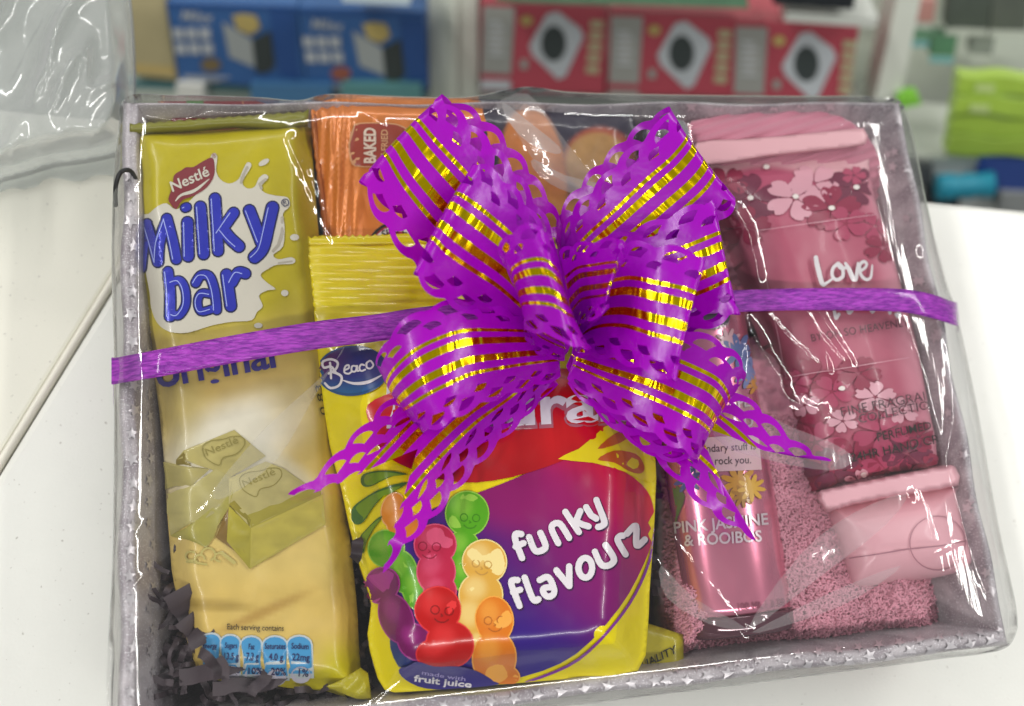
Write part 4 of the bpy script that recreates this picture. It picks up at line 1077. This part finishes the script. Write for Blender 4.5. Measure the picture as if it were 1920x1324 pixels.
def band(name, up_, lo_, parent):
    U = crom(up_, 10); Lw = crom(lo_, 10); K = 7; vs, fs = [], []
    for (a, b) in zip(U, Lw):
        for k in range(K):
            t = k/(K-1); q = a*(1-t) + b*t
            z = q[2] + .0006*math.sin(t*math.pi)
            vs.append(P(q[0], q[1], z))
    for i in range(len(U)-1):
        for k in range(K-1):
            a = i*K+k; fs.append((a, a+1, a+K+1, a+K))
    n0 = len(vs)
    vs += [v - Vector((0, 0, .0003)) for v in vs]; fs += [tuple(n0+i for i in f[::-1]) for f in fs]
    for i in range(len(U)-1):
        for k0 in (0, K-1):
            a, b = i*K+k0, (i+1)*K+k0
            f = (a, b, b+n0, a+n0); fs.append(f if k0 == 0 else f[::-1])
    return mesh_obj(name, vs, fs, m_rib, parent)
ribbon = thing('ribbon_band', 'narrow purple ribbon tied around the wrapped hamper', 'ribbon', P(1000, 610, .09))
Zb = lambda x, y: float(film_z(np.array([x], float), np.array([y], float))[0]) + .0016
def bandpts(pts, zo=0): return [(x, y, Zb(x, y) + zo) for x, y in pts]
band('band', [(213,712,.012),(212,700,.04),(213,672,.070)] + bandpts([(216,671),(300,655),(430,630),(590,603),(700,590),(790,576),(900,566)]),
     [(213,764,.012),(212,750,.04),(213,722,.070)] + bandpts([(216,720),(300,706),(430,682),(590,655),(700,641),(800,628),(910,618)]), ribbon)
band('band', bandpts([(1250,548),(1330,546),(1381,544),(1480,541),(1600,540),(1690,542),(1745,551),(1782,564)]) + [(1793,567,.066),(1794,572,.04),(1790,580,.012)],
     bandpts([(1250,590),(1330,588),(1381,585),(1480,582),(1600,582),(1690,585),(1750,597),(1788,609)]) + [(1799,612,.066),(1800,617,.04),(1796,625,.012)], ribbon)

# ================================================================== PULL BOW
def bow_mats():
    m = bpy.data.materials.new('purple_bow_film'); m.use_nodes = True; nt = m.node_tree; b = nt.nodes['Principled BSDF']; L = nt.links
    b.inputs['Base Color'].default_value = (*lin('b203c8'), 1); b.inputs['Roughness'].default_value = .27; b.inputs['Coat Weight'].default_value = .12
    b.inputs['Coat Roughness'].default_value = .12
    tl = nt.nodes.new('ShaderNodeBsdfTranslucent'); tl.inputs[0].default_value = (*lin('c010e0'), 1)
    mx = nt.nodes.new('ShaderNodeMixShader'); mx.inputs[0].default_value = .34
    L.new(b.outputs[0], mx.inputs[1]); L.new(tl.outputs[0], mx.inputs[2]); L.new(mx.outputs[0], nt.nodes['Material Output'].inputs[0])
    tc = nt.nodes.new('ShaderNodeTexCoord'); nz = nt.nodes.new('ShaderNodeTexNoise'); nz.inputs['Scale'].default_value = 150; nz.inputs['Detail'].default_value = 2
    bp = nt.nodes.new('ShaderNodeBump'); bp.inputs['Distance'].default_value = .0003
    L.new(tc.outputs['Object'], nz.inputs[0]); L.new(nz.outputs[0], bp.inputs['Height']); L.new(bp.outputs[0], b.inputs['Normal'])
    g = bpy.data.materials.new('gold_foil'); g.use_nodes = True; nt = g.node_tree; b = nt.nodes['Principled BSDF']; L = nt.links
    b.inputs['Base Color'].default_value = (*lin('ffdc10'), 1); b.inputs['Metallic'].default_value = 1; b.inputs['Roughness'].default_value = .2
    uv = nt.nodes.new('ShaderNodeUVMap'); mp = nt.nodes.new('ShaderNodeMapping'); mp.inputs['Scale'].default_value = (7, 1.2, 1)
    nz = nt.nodes.new('ShaderNodeTexNoise'); nz.inputs['Scale'].default_value = 1.0; nz.inputs['Detail'].default_value = 1.5; nz.inputs['Distortion'].default_value = .5
    bp = nt.nodes.new('ShaderNodeBump'); bp.inputs['Distance'].default_value = .0022
    L.new(uv.outputs[0], mp.inputs[0]); L.new(mp.outputs[0], nz.inputs[0]); L.new(nz.outputs[0], bp.inputs['Height']); L.new(bp.outputs[0], b.inputs['Normal'])
    return m, g
M_BOW, M_GOLD = bow_mats()
WR = .047; PER = .345
STR = [(.300, .034), (.405, .068), (.570, .068), (.690, .034)]
def ribbon_pattern(L, notch=None):
    """flat ribbon length L (in widths): verts (u, v), triangles, material index per triangle"""
    vs, es = [], []
    def loop(pts, closed=True):
        b = len(vs); vs.extend(Vector(p) for p in pts)
        n = len(pts)
        for i in range(n if closed else n-1): es.append((b+i, b+(i+1) % n))
    def edge_v(u): return .048*(1 - abs(math.sin(math.pi*u/PER))**.75)
    us = np.linspace(0, L, max(8, int(L/PER*9)))
    ol = [(u, edge_v(u)) for u in us] + [(u, 1-edge_v(u)) for u in us[::-1]]
    loop(ol)
    holes = []
    A = [(-.068,.104),(-.066,.078),(-.048,.055),(-.015,.043),(.022,.044),(.052,.058),(.040,.078),(.030,.104),(-.02,.110)]
    B = [(-.062,.172),(-.058,.148),(-.036,.128),(-.004,.119),(.030,.124),(.048,.134),(.036,.152),(.028,.174),(-.02,.180)]
    C = [(-.062,.246),(-.056,.222),(-.032,.202),(.004,.190),(.046,.190),(.040,.210),(.010,.232),(-.026,.246)]
    fan = lambda r, va, du=0.0: [(du + 1.25*r*math.cos(t), va - r*math.sin(t)) for t in np.radians(np.linspace(52, 176, 8))] + [(du - .35*r, va + .05*r), (du + .12*r, va + .12*r), (du + .34*r, va - .28*r)]
    A_ = fan(.078, .124, .018); B_ = fan(.060, .200, .012)
    C_ = [(-.085,.268),(-.06,.240),(-.02,.222),(.03,.214),(.078,.216),(.045,.236),(.0,.256),(-.045,.268)]
    for k in range(-1, int(L/PER)+2):
        for row, sh_ in ((A_, .5), (B_, 1.0)) + (((C_, .5),) if notch else ()):
            uc = (k + sh_)*PER
            for flip in (0, 1):
                h = np.array([(uc + a*1.28, (1-b) if flip else b) for a, b in row])
                if min(p[0] for p in h) > .02 and max(p[0] for p in h) < L-.02: holes.append(h); loop([tuple(map(float, q)) for q in h])
    for c, w in STR:
        for v in (c-w/2, c+w/2): loop([(u, v) for u in np.arange(.001, L-.001, .04)], False)
    if notch: loop([(notch[1]-.001, .001), (notch[0], .5), (notch[1]-.001, .999)], False)
    gu, gv = np.meshgrid(np.arange(.02, L, .045), np.arange(.26, .76, .055))
    for a, b in zip(gu.ravel(), gv.ravel()): vs.append(Vector((float(a), float(b))))
    r = delaunay_2d_cdt(vs, es, [], 0, 1e-6)
    V = np.array([tuple(v) for v in r[0]]); T = []
    for f in r[2]:
        for k in range(1, len(f)-1): T.append((f[0], f[k], f[k+1]))
    T = np.array(T); c = V[T].mean(1)
    keep = inside(ol, c[:, 0], c[:, 1])
    for h in holes:
        lo, hi = h.min(0), h.max(0)
        k = np.where(keep & (c[:, 0] > lo[0]) & (c[:, 0] < hi[0]) & (c[:, 1] > lo[1]) & (c[:, 1] < hi[1]))[0]
        if len(k): keep[k[inside(h, c[k, 0], c[k, 1])]] = False
    if notch:   # V cut: (u at centre, u at edges)
        keep &= c[:, 0] < notch[0] + (notch[1]-notch[0])*np.abs(c[:, 1]*2-1)**1.0
    T = T[keep]; c = c[keep]
    mi = np.zeros(len(T), int)
    for s, w in STR: mi[np.abs(c[:, 1]-s) < w/2] = 1
    return V, T, mi
def bow_strip(name, st, parent, closed=False, notch=None, cross=0.0, u0=0.0, label=None, maxL=None):
    q = crom(st, 12)
    Lr = PW(q[:, 0], q[:, 1], q[:, 2]); Rr = PW(q[:, 3], q[:, 4], q[:, 5])
    mid = (Lr+Rr)/2; s = np.concatenate(([0], np.cumsum(np.linalg.norm(np.diff((Lr*.5+Rr*.5), axis=0), axis=1))))/WR
    L = s[-1]
    V, T, mi = ribbon_pattern(L, notch)
    u = np.clip(V[:, 0], 0, L); v = V[:, 1]
    a = np.stack([np.interp(u, s, Lr[:, k]) for k in range(3)], 1); b = np.stack([np.interp(u, s, Rr[:, k]) for k in range(3)], 1)
    pos = a*(1-v[:, None]) + b*v[:, None]
    # gentle cup across and flutter of the lace edges
    mm = np.stack([np.gradient(mid[:, k], s) for k in range(3)], 1); w_ = Rr-Lr; nn = np.cross(mm, w_); nn /= np.linalg.norm(nn, axis=1)[:, None]+1e-12
    nu = np.stack([np.interp(u, s, nn[:, k]) for k in range(3)], 1)
    ev = np.clip(np.abs(v-.5)*2-.5, 0, 1)
    off = cross*(1-(2*v-1)**2)*.01 + .0012*ev*np.sin(u*14 + v*9 + u0)*1.0
    pos = pos + nu*off[:, None]
    used = np.unique(T); mp = -np.ones(len(V), int); mp[used] = np.arange(len(used))
    me = bpy.data.meshes.new(name); me.from_pydata([tuple(map(float, p)) for p in pos[used]], [], [tuple(int(mp[i]) for i in t) for t in T]); me.update()
    me.polygons.foreach_set('use_smooth', [True]*len(T)); me.materials.append(M_BOW); me.materials.append(M_GOLD)
    me.polygons.foreach_set('material_index', [int(i) for i in mi])
    uvl = me.uv_layers.new(name='UVMap'); li = np.empty(len(me.loops), int); me.loops.foreach_get('vertex_index', li)
    uvv = V[used][li] + np.array((u0, 0)); uvl.data.foreach_set('uv', uvv.ravel())
    o = bpy.data.objects.new(name, me); COL.objects.link(o); o.parent = parent; o.matrix_parent_inverse = parent.matrix_world.inverted()
    if label: o['label'] = label
    return o
bow = thing('gift_bow', 'big purple pull bow with gold foil stripes and lace cut edges', 'bow', P(1050, 620, .092))
# stations: left rail x, y, z ; right rail x, y, z
loopA = [(1052,520,.096, 1000,600,.096),(1035,430,.112, 930,600,.104),(975,325,.126, 835,560,.116),(915,255,.133, 755,480,.126),(868,212,.136, 705,410,.132),(834,182,.137, 678,350,.134),
         (829,178,.134, 672,341,.131),(842,182,.129, 682,352,.126),(900,210,.122, 735,400,.119),(965,275,.115, 800,470,.112),(1020,350,.107, 880,540,.104),(1060,430,.098, 960,590,.096),(1070,500,.093, 1010,610,.092)]
loopB = [(1060,545,.100, 1040,672,.098),(1045,480,.122, 980,648,.108),(1000,392,.136, 905,605,.122),(950,335,.144, 835,572,.135),(915,308,.147, 795,545,.143),(896,302,.149, 778,520,.147),
         (890,303,.147, 773,513,.145),(898,312,.141, 782,518,.139),(950,350,.132, 840,545,.126),(1010,420,.118, 930,600,.112),(1055,500,.104, 1020,650,.100)]
loopC = [(1050,455,.098, 1110,590,.098),(1062,405,.108, 1160,560,.106),(1110,350,.120, 1250,500,.116),(1165,290,.130, 1320,450,.126),(1212,250,.136, 1362,412,.133),(1246,212,.139, 1380,388,.137),
         (1253,200,.137, 1382,376,.135),(1246,203,.132, 1376,380,.130),(1205,226,.124, 1340,420,.120),(1150,275,.116, 1280,480,.112),(1095,332,.108, 1200,540,.104),(1048,395,.099, 1120,590,.098),(1040,450,.094, 1090,610,.094)]
loopD = [(1080,500,.100, 1120,640,.098),(1130,446,.115, 1180,640,.108),(1190,426,.126, 1250,632,.118),(1250,402,.134, 1310,625,.127),(1300,382,.139, 1355,608,.134),(1334,371,.141, 1380,592,.138),
         (1342,374,.139, 1386,590,.136),(1330,384,.132, 1378,594,.130),(1270,410,.122, 1320,612,.118),(1190,450,.110, 1230,625,.106),(1110,510,.098, 1140,630,.096)]
loopE = [(1085,560,.106, 1070,668,.106),(1130,480,.128, 1110,672,.120),(1180,452,.142, 1160,682,.134),(1235,456,.150, 1205,700,.144),(1285,464,.153, 1245,714,.150),(1318,474,.155, 1262,720,.153),
         (1327,480,.153, 1265,718,.151),(1312,488,.147, 1255,708,.144),(1255,485,.138, 1215,690,.134),(1190,490,.124, 1160,672,.120),(1110,540,.106, 1095,660,.104)]
loopF = [(1040,600,.106, 1060,680,.102),(970,540,.126, 1005,662,.118),(936,474,.146, 985,625,.138),(948,440,.158, 1010,628,.150),(978,421,.166, 1050,640,.158),(1006,418,.169, 1078,655,.161),
         (1024,428,.167, 1096,660,.159),(1034,446,.160, 1106,658,.150),(1050,500,.140, 1105,655,.130),(1060,560,.116, 1085,660,.108)]
loopG = [(1046,470,.120, 1070,640,.104),(1072,456,.136, 1085,612,.122),(1110,450,.150, 1098,604,.136),(1146,443,.160, 1110,602,.148),(1170,446,.166, 1128,594,.154),
         (1178,470,.160, 1140,575,.150),(1170,490,.150, 1135,590,.140),(1140,520,.136, 1110,610,.126),(1100,560,.118, 1085,640,.108)]
loopH = [(1030,600,.100, 1050,712,.100),(985,578,.114, 1000,728,.108),(920,566,.124, 940,748,.118),(855,560,.130, 890,768,.124),(800,574,.132, 850,792,.127),(755,600,.130, 822,806,.126),(722,636,.124, 802,812,.121),
         (706,672,.115, 790,806,.112),(712,690,.106, 786,800,.104),(740,700,.100, 800,815,.100),(790,700,.097, 845,846,.097),(860,700,.096, 905,832,.096),(940,690,.095, 965,792,.095),(1010,670,.095, 1048,722,.095)]
loopI = [(1095,610,.102, 1060,714,.100),(1150,604,.114, 1110,752,.108),(1215,602,.124, 1165,786,.116),(1280,610,.130, 1215,815,.122),(1335,630,.131, 1258,838,.124),(1375,652,.127, 1290,855,.121),(1396,684,.118, 1308,866,.113),
         (1400,710,.109, 1306,868,.106),(1380,722,.102, 1290,866,.101),(1330,725,.098, 1250,866,.098),(1260,710,.096, 1180,830,.097),(1180,680,.095, 1110,770,.096),(1110,650,.095, 1062,722,.095)]
rot = 0
for nm, st, cr_ in (('loop', loopA, .1), ('loop', loopB, .1), ('loop', loopC, .1), ('loop', loopD, .1), ('loop', loopE, .1), ('loop', loopF, .2), ('loop', loopG, .2), ('loop', loopH, .2), ('loop', loopI, .2)):
    rot += 1.37
    bow_strip(nm, st, bow, cross=cr_, u0=rot)
tailL = [(1000,600,.097, 1050,690,.097),(900,660,.096, 1000,770,.096),(800,700,.096, 940,830,.096),(735,742,.098, 890,885,.097),(690,785,.100, 850,930,.100),(645,830,.101, 815,975,.102),(600,880,.100, 775,1015,.102),(560,912,.097, 745,1045,.098),(532,924,.093, 722,1082,.092)]
tailR = [(1100,600,.097, 1060,690,.097),(1200,640,.097, 1110,760,.096),(1300,680,.097, 1160,810,.096),(1390,735,.099, 1230,868,.098),(1435,768,.101, 1276,912,.101),(1480,812,.102, 1320,955,.102),(1520,842,.099, 1365,985,.099),(1558,862,.093, 1414,1014,.093)]
def slen(st):
    q = crom(st, 12); Lr = PW(q[:, 0], q[:, 1], q[:, 2]); Rr = PW(q[:, 3], q[:, 4], q[:, 5])
    return np.linalg.norm(np.diff(Lr*.5+Rr*.5, axis=0), axis=1).sum()/WR
bow_strip('tail', tailL, bow, notch=(slen(tailL)*.60, slen(tailL)*1.02), cross=.15, u0=3.3)
bow_strip('tail', tailR, bow, notch=(slen(tailR)*.52, slen(tailR)*1.02), cross=.15, u0=5.1)
kp = [P(1040+14*math.cos(a), 640+18*math.sin(a), .098) for a in np.linspace(0, 6.28, 20)]
tube('knot', kp, .004, M_BOW, bow, 10)

# ================================================================== BACKGROUND RACK
Uc = np.array((.999, -.06, .023)); Vc = np.array((.0306, .758, .6515)); Vc /= np.linalg.norm(Vc); Uc -= Vc*(Uc@Vc); Uc /= np.linalg.norm(Uc); Nc = np.cross(Uc, Vc)
UR, VR, NR_ = RW@Uc, RW@Vc, RW@Nc
p0r = CAM + rays(960, 100)/np.linalg.norm(rays(960, 100))*1.22
def RK(px, py, off=0.0):
    d = rays(px, py); n = NR_; p = p0r + n*off
    t = ((p-CAM)@n)/(d@n); return CAM + d*np.asarray(t)[..., None]
def rquad(name, pts, off, depth, m, parent=None):
    f = RK(np.array([p[0] for p in pts], float), np.array([p[1] for p in pts], float), off)
    b = f - NR_*depth; n = len(pts)
    fs = [tuple(range(n))[::-1], tuple(range(n, 2*n))] + [(i, (i+1) % n, n+(i+1) % n, n+i) for i in range(n)]
    return mesh_obj(name, np.concatenate((f, b)), fs, m, parent, smooth=False)
def rc(pts_or_c): return pts_or_c
m_rack = mat('rack_panel', 'ccd2c4', .5, var=.06); m_post = mat('rack_post', 'd6dace', .4, var=.05)
rack = thing('display_rack', 'pale green white shop display rack behind the table', 'display rack', Vector(RK(960, 300, -.1)))
rquad('back_panel', [(-500,-260),(2500,-260),(2400,640),(-400,640)], -.16, .01, m_rack, rack)
rquad('post', [(800,-90),(896,-90),(896,420),(812,420)], -.004, .05, m_post, rack)
rquad('post', [(1700,-90),(1745,-90),(1640,420),(1590,420)], -.004, .05, m_post, rack)
rquad('post', [(846,-90),(858,-90),(858,420),(848,420)], .001, .004, mat('rack_post_light', 'd9dccf', .3), rack)
m_shelf = mat('glass_shelf_edge', '5d8688', .2, coat=.3)
rquad('shelf', [(230,152),(800,176),(802,190),(232,166)], .01, .14, m_shelf, rack)
rquad('shelf', [(896,172),(1615,192),(1612,204),(896,184)], .01, .14, mat('rack_shelf_grey', '8d938c', .3), rack)
rquad('shelf', [(1640,287),(2200,318),(2200,326),(1640,296)], .01, .12, mat('rack_shelf_pale', 'c3c8bd', .3), rack)
for x in (-350, 2300):
    a = RK(np.array(float(x)), np.array(-200.), -.12); 
def rdec(name, polys, off, m, parent):
    for p in [polys] if isinstance(polys[0][0], (int, float)) else polys:
        rquad(name, p, off, .0008, m, parent)
m_bl = mat('carton_blue', '35629c', .4, coat=.2, var=.1); m_bld = mat('print_deep_blue', '284f8c', .4); m_cw = mat('print_carton_white', 'b9bec2', .45, var=.12)
m_tl = mat('print_steel', 'a3a8a6', .35); m_td = mat('print_charcoal', '39403f', .4); m_toast = mat('print_toast', 'b9a564', .5)
def sh(pts, dx, dy): return [(x+dx, y+dy) for x, y in pts]
for i, (quad, dx, dy, lb) in enumerate((([(312,4),(556,12),(574,168),(336,151)], 0, 0, 'blue toaster carton on the shelf, left one of the pair'), ([(559,13),(796,22),(798,176),(577,168)], 244, 16, 'blue toaster carton beside the pale rack post'))):
    t = thing('toaster_carton', lb, 'carton', Vector(RK(quad[3][0], quad[3][1], 0)), 'blue cartons on the glass shelf')
    rquad('box', quad, .02, .11, m_bl, t)
    rdec('picture_band', sh([(505,20),(552,24),(560,150),(525,140),(512,80)], dx, dy), .0212, m_bld, t)
    rdec('toaster_picture', sh([(417,42),(472,75),(478,127),(430,107)], dx, dy), .0216, m_tl, t)
    rdec('toaster_side', sh([(472,75),(507,58),(515,125),(500,138),(480,137)], dx, dy), .0216, m_td, t)
    rdec('toast_picture', sh([(435,30),(455,26),(480,30),(488,52),(470,66),(445,56)], dx, dy), .022, m_toast, t)
    for r in range(2):
        for c in range(3): rdec('icon', sh([(323+c*25+r*5,53+r*28),(343+c*25+r*5,54+r*28),(345+c*25+r*5,74+r*28),(325+c*25+r*5,73+r*28)], dx, dy), .0216, m_cw, t)
    rdec('food_picture', [(395+dx+19*math.cos(a), 122+dy+13*math.sin(a)) for a in np.linspace(0, 5.9, 12)], .0216, mat('print_food_green', '7a6a4a', .5) if i == 0 else mat('print_food_red', '9a5a48', .5), t)
    # script name
    V_, F_ = text_mesh('Milex', .01, .2); V_ = V_/V_[:, 0].max()
    q = np.stack((338+dx + V_[:, 0]*62, 38+dy - V_[:, 1]*62 + V_[:, 0]*4), 1)
    mesh_obj('name_lettering', RK(q[:, 0], q[:, 1], .0216), F_, m_cw, t)
for i_ in range(2):
    t = [o for o in bpy.data.objects if o.name.startswith('toaster_carton')][i_]; dx, dy = i_*244, i_*16
    for k in range(3): rdec('text_line', sh([(345,142+k*0),(345,142),(430-k*12,145),(430-k*12,147)][1:] + [(345,144)], dx, dy + k*4), .0216, m_cw, t)
    rdec('top_edge_band', sh([(314,6),(554,13),(554,20),(315,13)], dx, dy - 3*i_), .0218, m_bld, t)
tn = thing('beige_carton', 'beige carton at the left end of the glass shelf', 'carton', Vector(RK(270, 140, 0)))
rquad('box', [(238,-20),(306,-16),(333,150),(246,141)], .015, .1, mat('carton_beige', 'b9ad84', .5, var=.1), tn)
rdec('print_band', [(250,120),(326,126),(330,142),(252,136)], .0155, mat('print_tan', 'c8b070', .5), tn)
for k, x in enumerate((330, 470, 640)):
    lb = ('cream tub below the glass shelf', 'blue packet below the glass shelf', 'teal packet below the glass shelf')[k]
    o = rquad(('cream_tub', 'blue_packet', 'teal_packet')[k], [(x,158),(x+(50 if k == 0 else 150),161),(x+(50 if k == 0 else 150),215),(x,212)], .03, .05, mat(('tub_cream', 'packet_blue', 'packet_teal')[k], ('e4e4dc', '4a7aa4', '5c9090')[k], .4))
    tag(o, lb, 'tub' if k == 0 else 'packet')
m_rd = mat('carton_red', 'b04553', .4, coat=.2, var=.1); m_gy = mat('print_carton_grey', '9a9a94', .45)
for i, (dx, dy, dr, lb) in enumerate(((0, 0, 0, 'red hot plate carton next to the pale rack post'), (240, 18, -6, 'red hot plate carton in the middle of the row of three'), (474, 38, -22, 'red hot plate carton at the right end of the row'))):
    quad = [(901+dx,3+dy*.9),(1138+dx,14+dy*.9),(1133+dx+dr,176+dy*.3),(901+dx+dr*.5,172+dy*.3)]
    t = thing('hot_plate_carton', lb, 'carton', Vector(RK(quad[3][0], quad[3][1], 0)), 'red cartons on the shelf')
    rquad('box', quad, .02, .11, m_rd, t)
    s_ = lambda p: sh(p, dx, dy)
    rdec('side_panel', s_([(906,12),(966,14),(958,140),(902,137)]), .0212, m_gy, t)
    rdec('element_outline', s_([(925+14*math.cos(a)+8, 72+36*math.sin(a)) for a in np.linspace(0, 5.9, 12)]), .0216, mat('print_grey_light', 'a9a8a2', .5), t)
    rdec('plate_picture', s_([(1026,26),(1046,22),(1088,54),(1094,70),(1060,144),(1046,149),(998,103),(992,86)]), .0216, m_cw, t)
    rdec('plate_disc', s_([(1038+24*math.cos(a), 82+34*math.sin(a)) for a in np.linspace(0, 5.9, 14)]), .022, m_td, t)
    for k in range(5): rdec('spec_label', s_([(1108-k*2,38+k*21),(1132-k*2,40+k*21),(1130-k*2,55+k*21),(1106-k*2,53+k*21)]), .0216, mat('print_straw', 'b0a684', .5), t)
    for k in range(6): rdec('text_line', s_([(916,40+k*12),(940+(k*7)%14,41+k*12),(940+(k*7)%14,45+k*12),(916,44+k*12)]), .022, m_cw, t)
    rdec('foot_mark', s_([(976,112),(990,113),(989,130),(975,129)]), .0216, m_gy, t)
    rdec('base_band', s_([(902,150),(958,152),(957,170),(901,168)]), .022, m_cw if i == 0 else m_gy, t)
    rdec('seal_mark', s_([(987+12*math.cos(a), 39+10*math.sin(a)) for a in np.linspace(0, 5.9, 8)]), .0216, m_toast, t)
o = rquad('silver_tray_box', [(1475,22),(1648,34),(1640,52),(1470,40)], .06, .06, mat('box_silver', 'c9ccc4', .3)); tag(o, 'silver grey box lying on top of the red cartons', 'box')
o = rquad('black_pouch', [(1448,-20),(1605,-16),(1600,18),(1450,8)], .07, .05, mat('pouch_black', '1c2024', .4)); tag(o, 'black pouch above the silver box', 'pouch')
o = rquad('green_packet', [(930,-20),(1400,-10),(1404,16),(930,2)], .06, .05, mat('packet_leaf', '5a8064', .5, var=.3)); tag(o, 'green and white packet lying on the red cartons', 'packet')
o = rquad('white_tub', [(640,-30),(770,-26),(768,10),(642,4)], .06, .05, mat('tub_white', 'c4d2d8', .4)); tag(o, 'white tub above the right toaster carton', 'tub')
# right of the second post: hanging packs, green towels, items on the low shelf
for k, (x, y, w, h, c, lb) in enumerate(((1712,0,44,40,'c08a84','pale red hanging pack by the rack post'),(1780,-10,80,62,'4d544e','dark grey plant pot pack at the top right'),(1690,48,60,26,'6a9478','small green leaf pack under the pale red one'),
                                          (1750,66,46,38,'5c8a6a','green leaf pack beside the dark pot pack'),(1862,-10,70,66,'5a5f58','grey pot pack at the top right corner'),(1826,66,40,36,'8a9088','grey clip pack under the dark pots'))):
    t = thing('hanging_pack', lb, 'hanging pack', Vector(RK(x, y+h, 0)))
    rquad('pack', [(x,y),(x+w,y+2),(x+w-6,y+h+2),(x-6,y+h)], -.06, .02, mat('hang_' + c, c, .45, var=.2), t)
    rdec('pack_label', [(x-6,y+h+2),(x+w-8,y+h+4),(x+w-9,y+h+15),(x-8,y+h+13)], -.058, mat('label_teal' if k in (2, 3) else 'label_pale', '7ab4b8' if k in (2, 3) else 'c4c8be', .5), t)
m_lime = mat('lime_fabric', 'a0c040', .8, var=.12, sheen=.3)
for k in range(4):
    y = 140 + k*38; x0 = 1800 - k*6
    t = thing('lime_pouch', ('topmost lime green pouch of the stack on the right', 'second lime green pouch from the top of the stack', 'third lime green pouch from the top of the stack', 'lowest lime green pouch of the stack on the pale shelf')[k], 'pouch', Vector(RK(x0, y+36, 0)), 'lime green pouches stacked on the right')
    n = 14; top = [(x0 + i*16, y + 2 + 3*math.sin(i*.9 + k) + i*.9) for i in range(n)]; bot = [(x0 - 8 + i*16, y + 33 + 3*math.sin(i*.7 + k*2) + i*.9) for i in range(n)][::-1]
    rquad('pouch', top + bot, .01 + .004*(k % 2), .02, m_lime, t)
    if k < 2: rdec('label', [(1830-k*10,y+18),(1866-k*10,y+20),(1864-k*10,y+34),(1828-k*10,y+32)], .0165, mat('label_lime', 'b9cc84', .5), t)
o = rquad('green_card', [(1684,184),(1722,180),(1728,196),(1686,204)], .01, .02, mat('card_green', '7fc43c', .5)); tag(o, 'small bright green card left of the lime stack', 'card')
o = rquad('paper_sheet', [(1690,300),(1870,308),(1860,420),(1680,420)], .005, .01, mat('paper_white', 'd6dad6', .5)); tag(o, 'white paper sheet on the lower shelf', 'paper')
o = rquad('blue_carton', [(1838,292),(2080,306),(2080,372),(1826,360)], .012, .07, mat('carton_royal', '34509a', .4, var=.1)); tag(o, 'royal blue carton on the lower right shelf', 'carton')
ta, tb_, tr_ = Vector(RK(1755, 352, .03)), Vector(RK(1862, 346, .03)), .0145
tl = tube('teal_roll', [ta.lerp(tb_, t) for t in (0, .02, .3, .34, .6, .64, .98, 1)], .014, mat('roll_teal', '1f8ea8', .5, var=.15), n=18, rad=[.010,.0145,.0145,.0125,.0145,.0125,.0145,.010])
tag(tl, 'teal blue roll lying in front of the blue carton', 'roll')
o = rquad('black_case', [(1738,360),(1800,362),(1798,392),(1734,388)], .02, .03, mat('case_black', '20262a', .4)); tag(o, 'black case under the teal roll', 'case')
o = rquad('black_ring_box', [(1722,308),(1748,310),(1750,350),(1726,352)], .02, .03, mat('box_dark_grey', '4a4e50', .4)); tag(o, 'dark grey box beside the wrap edge behind the table', 'box')
o = rquad('grey_box', [(1876,362),(2000,368),(1996,410),(1872,404)], .02, .05, mat('box_mid_grey', '9a9d9c', .4, var=.15)); tag(o, 'grey box beside the white table edge', 'box')

# ================================================================== CRUMPLED CLEAR BAG, upper left
def cb_z(x, y, d):
    n = fbm(x*.005 + y*.002, y*.004 - x*.003, 2., 2)
    r = 1 - np.abs(fbm(x*.007 + y*.003, y*.0024 - x*.004, 7., 2))*2
    return .012 + .030*sstep(d, 0, 50) + .014*n*sstep(d, 0, 60) + .010*np.clip(r, 0, 1)**3*sstep(d, 0, 40)
cb_ol = crom([(-160,-120),(60,-140),(228,-120),(240,-20),(247,60),(250,150),(247,230),(225,272),(160,290),(90,300),(0,325),(-160,345)], 4, True)
m_cb = film_mat('clear_bag_film', 2.6,   .20, .10, .0012, 18, (.93, .95, .95, 1))
cb = pack('clear_bag', cb_ol, cb_z, m_cb, None, 6, zb=.002)
tag(cb, 'crumpled clear plastic bag on the cream table at upper left', 'plastic bag')
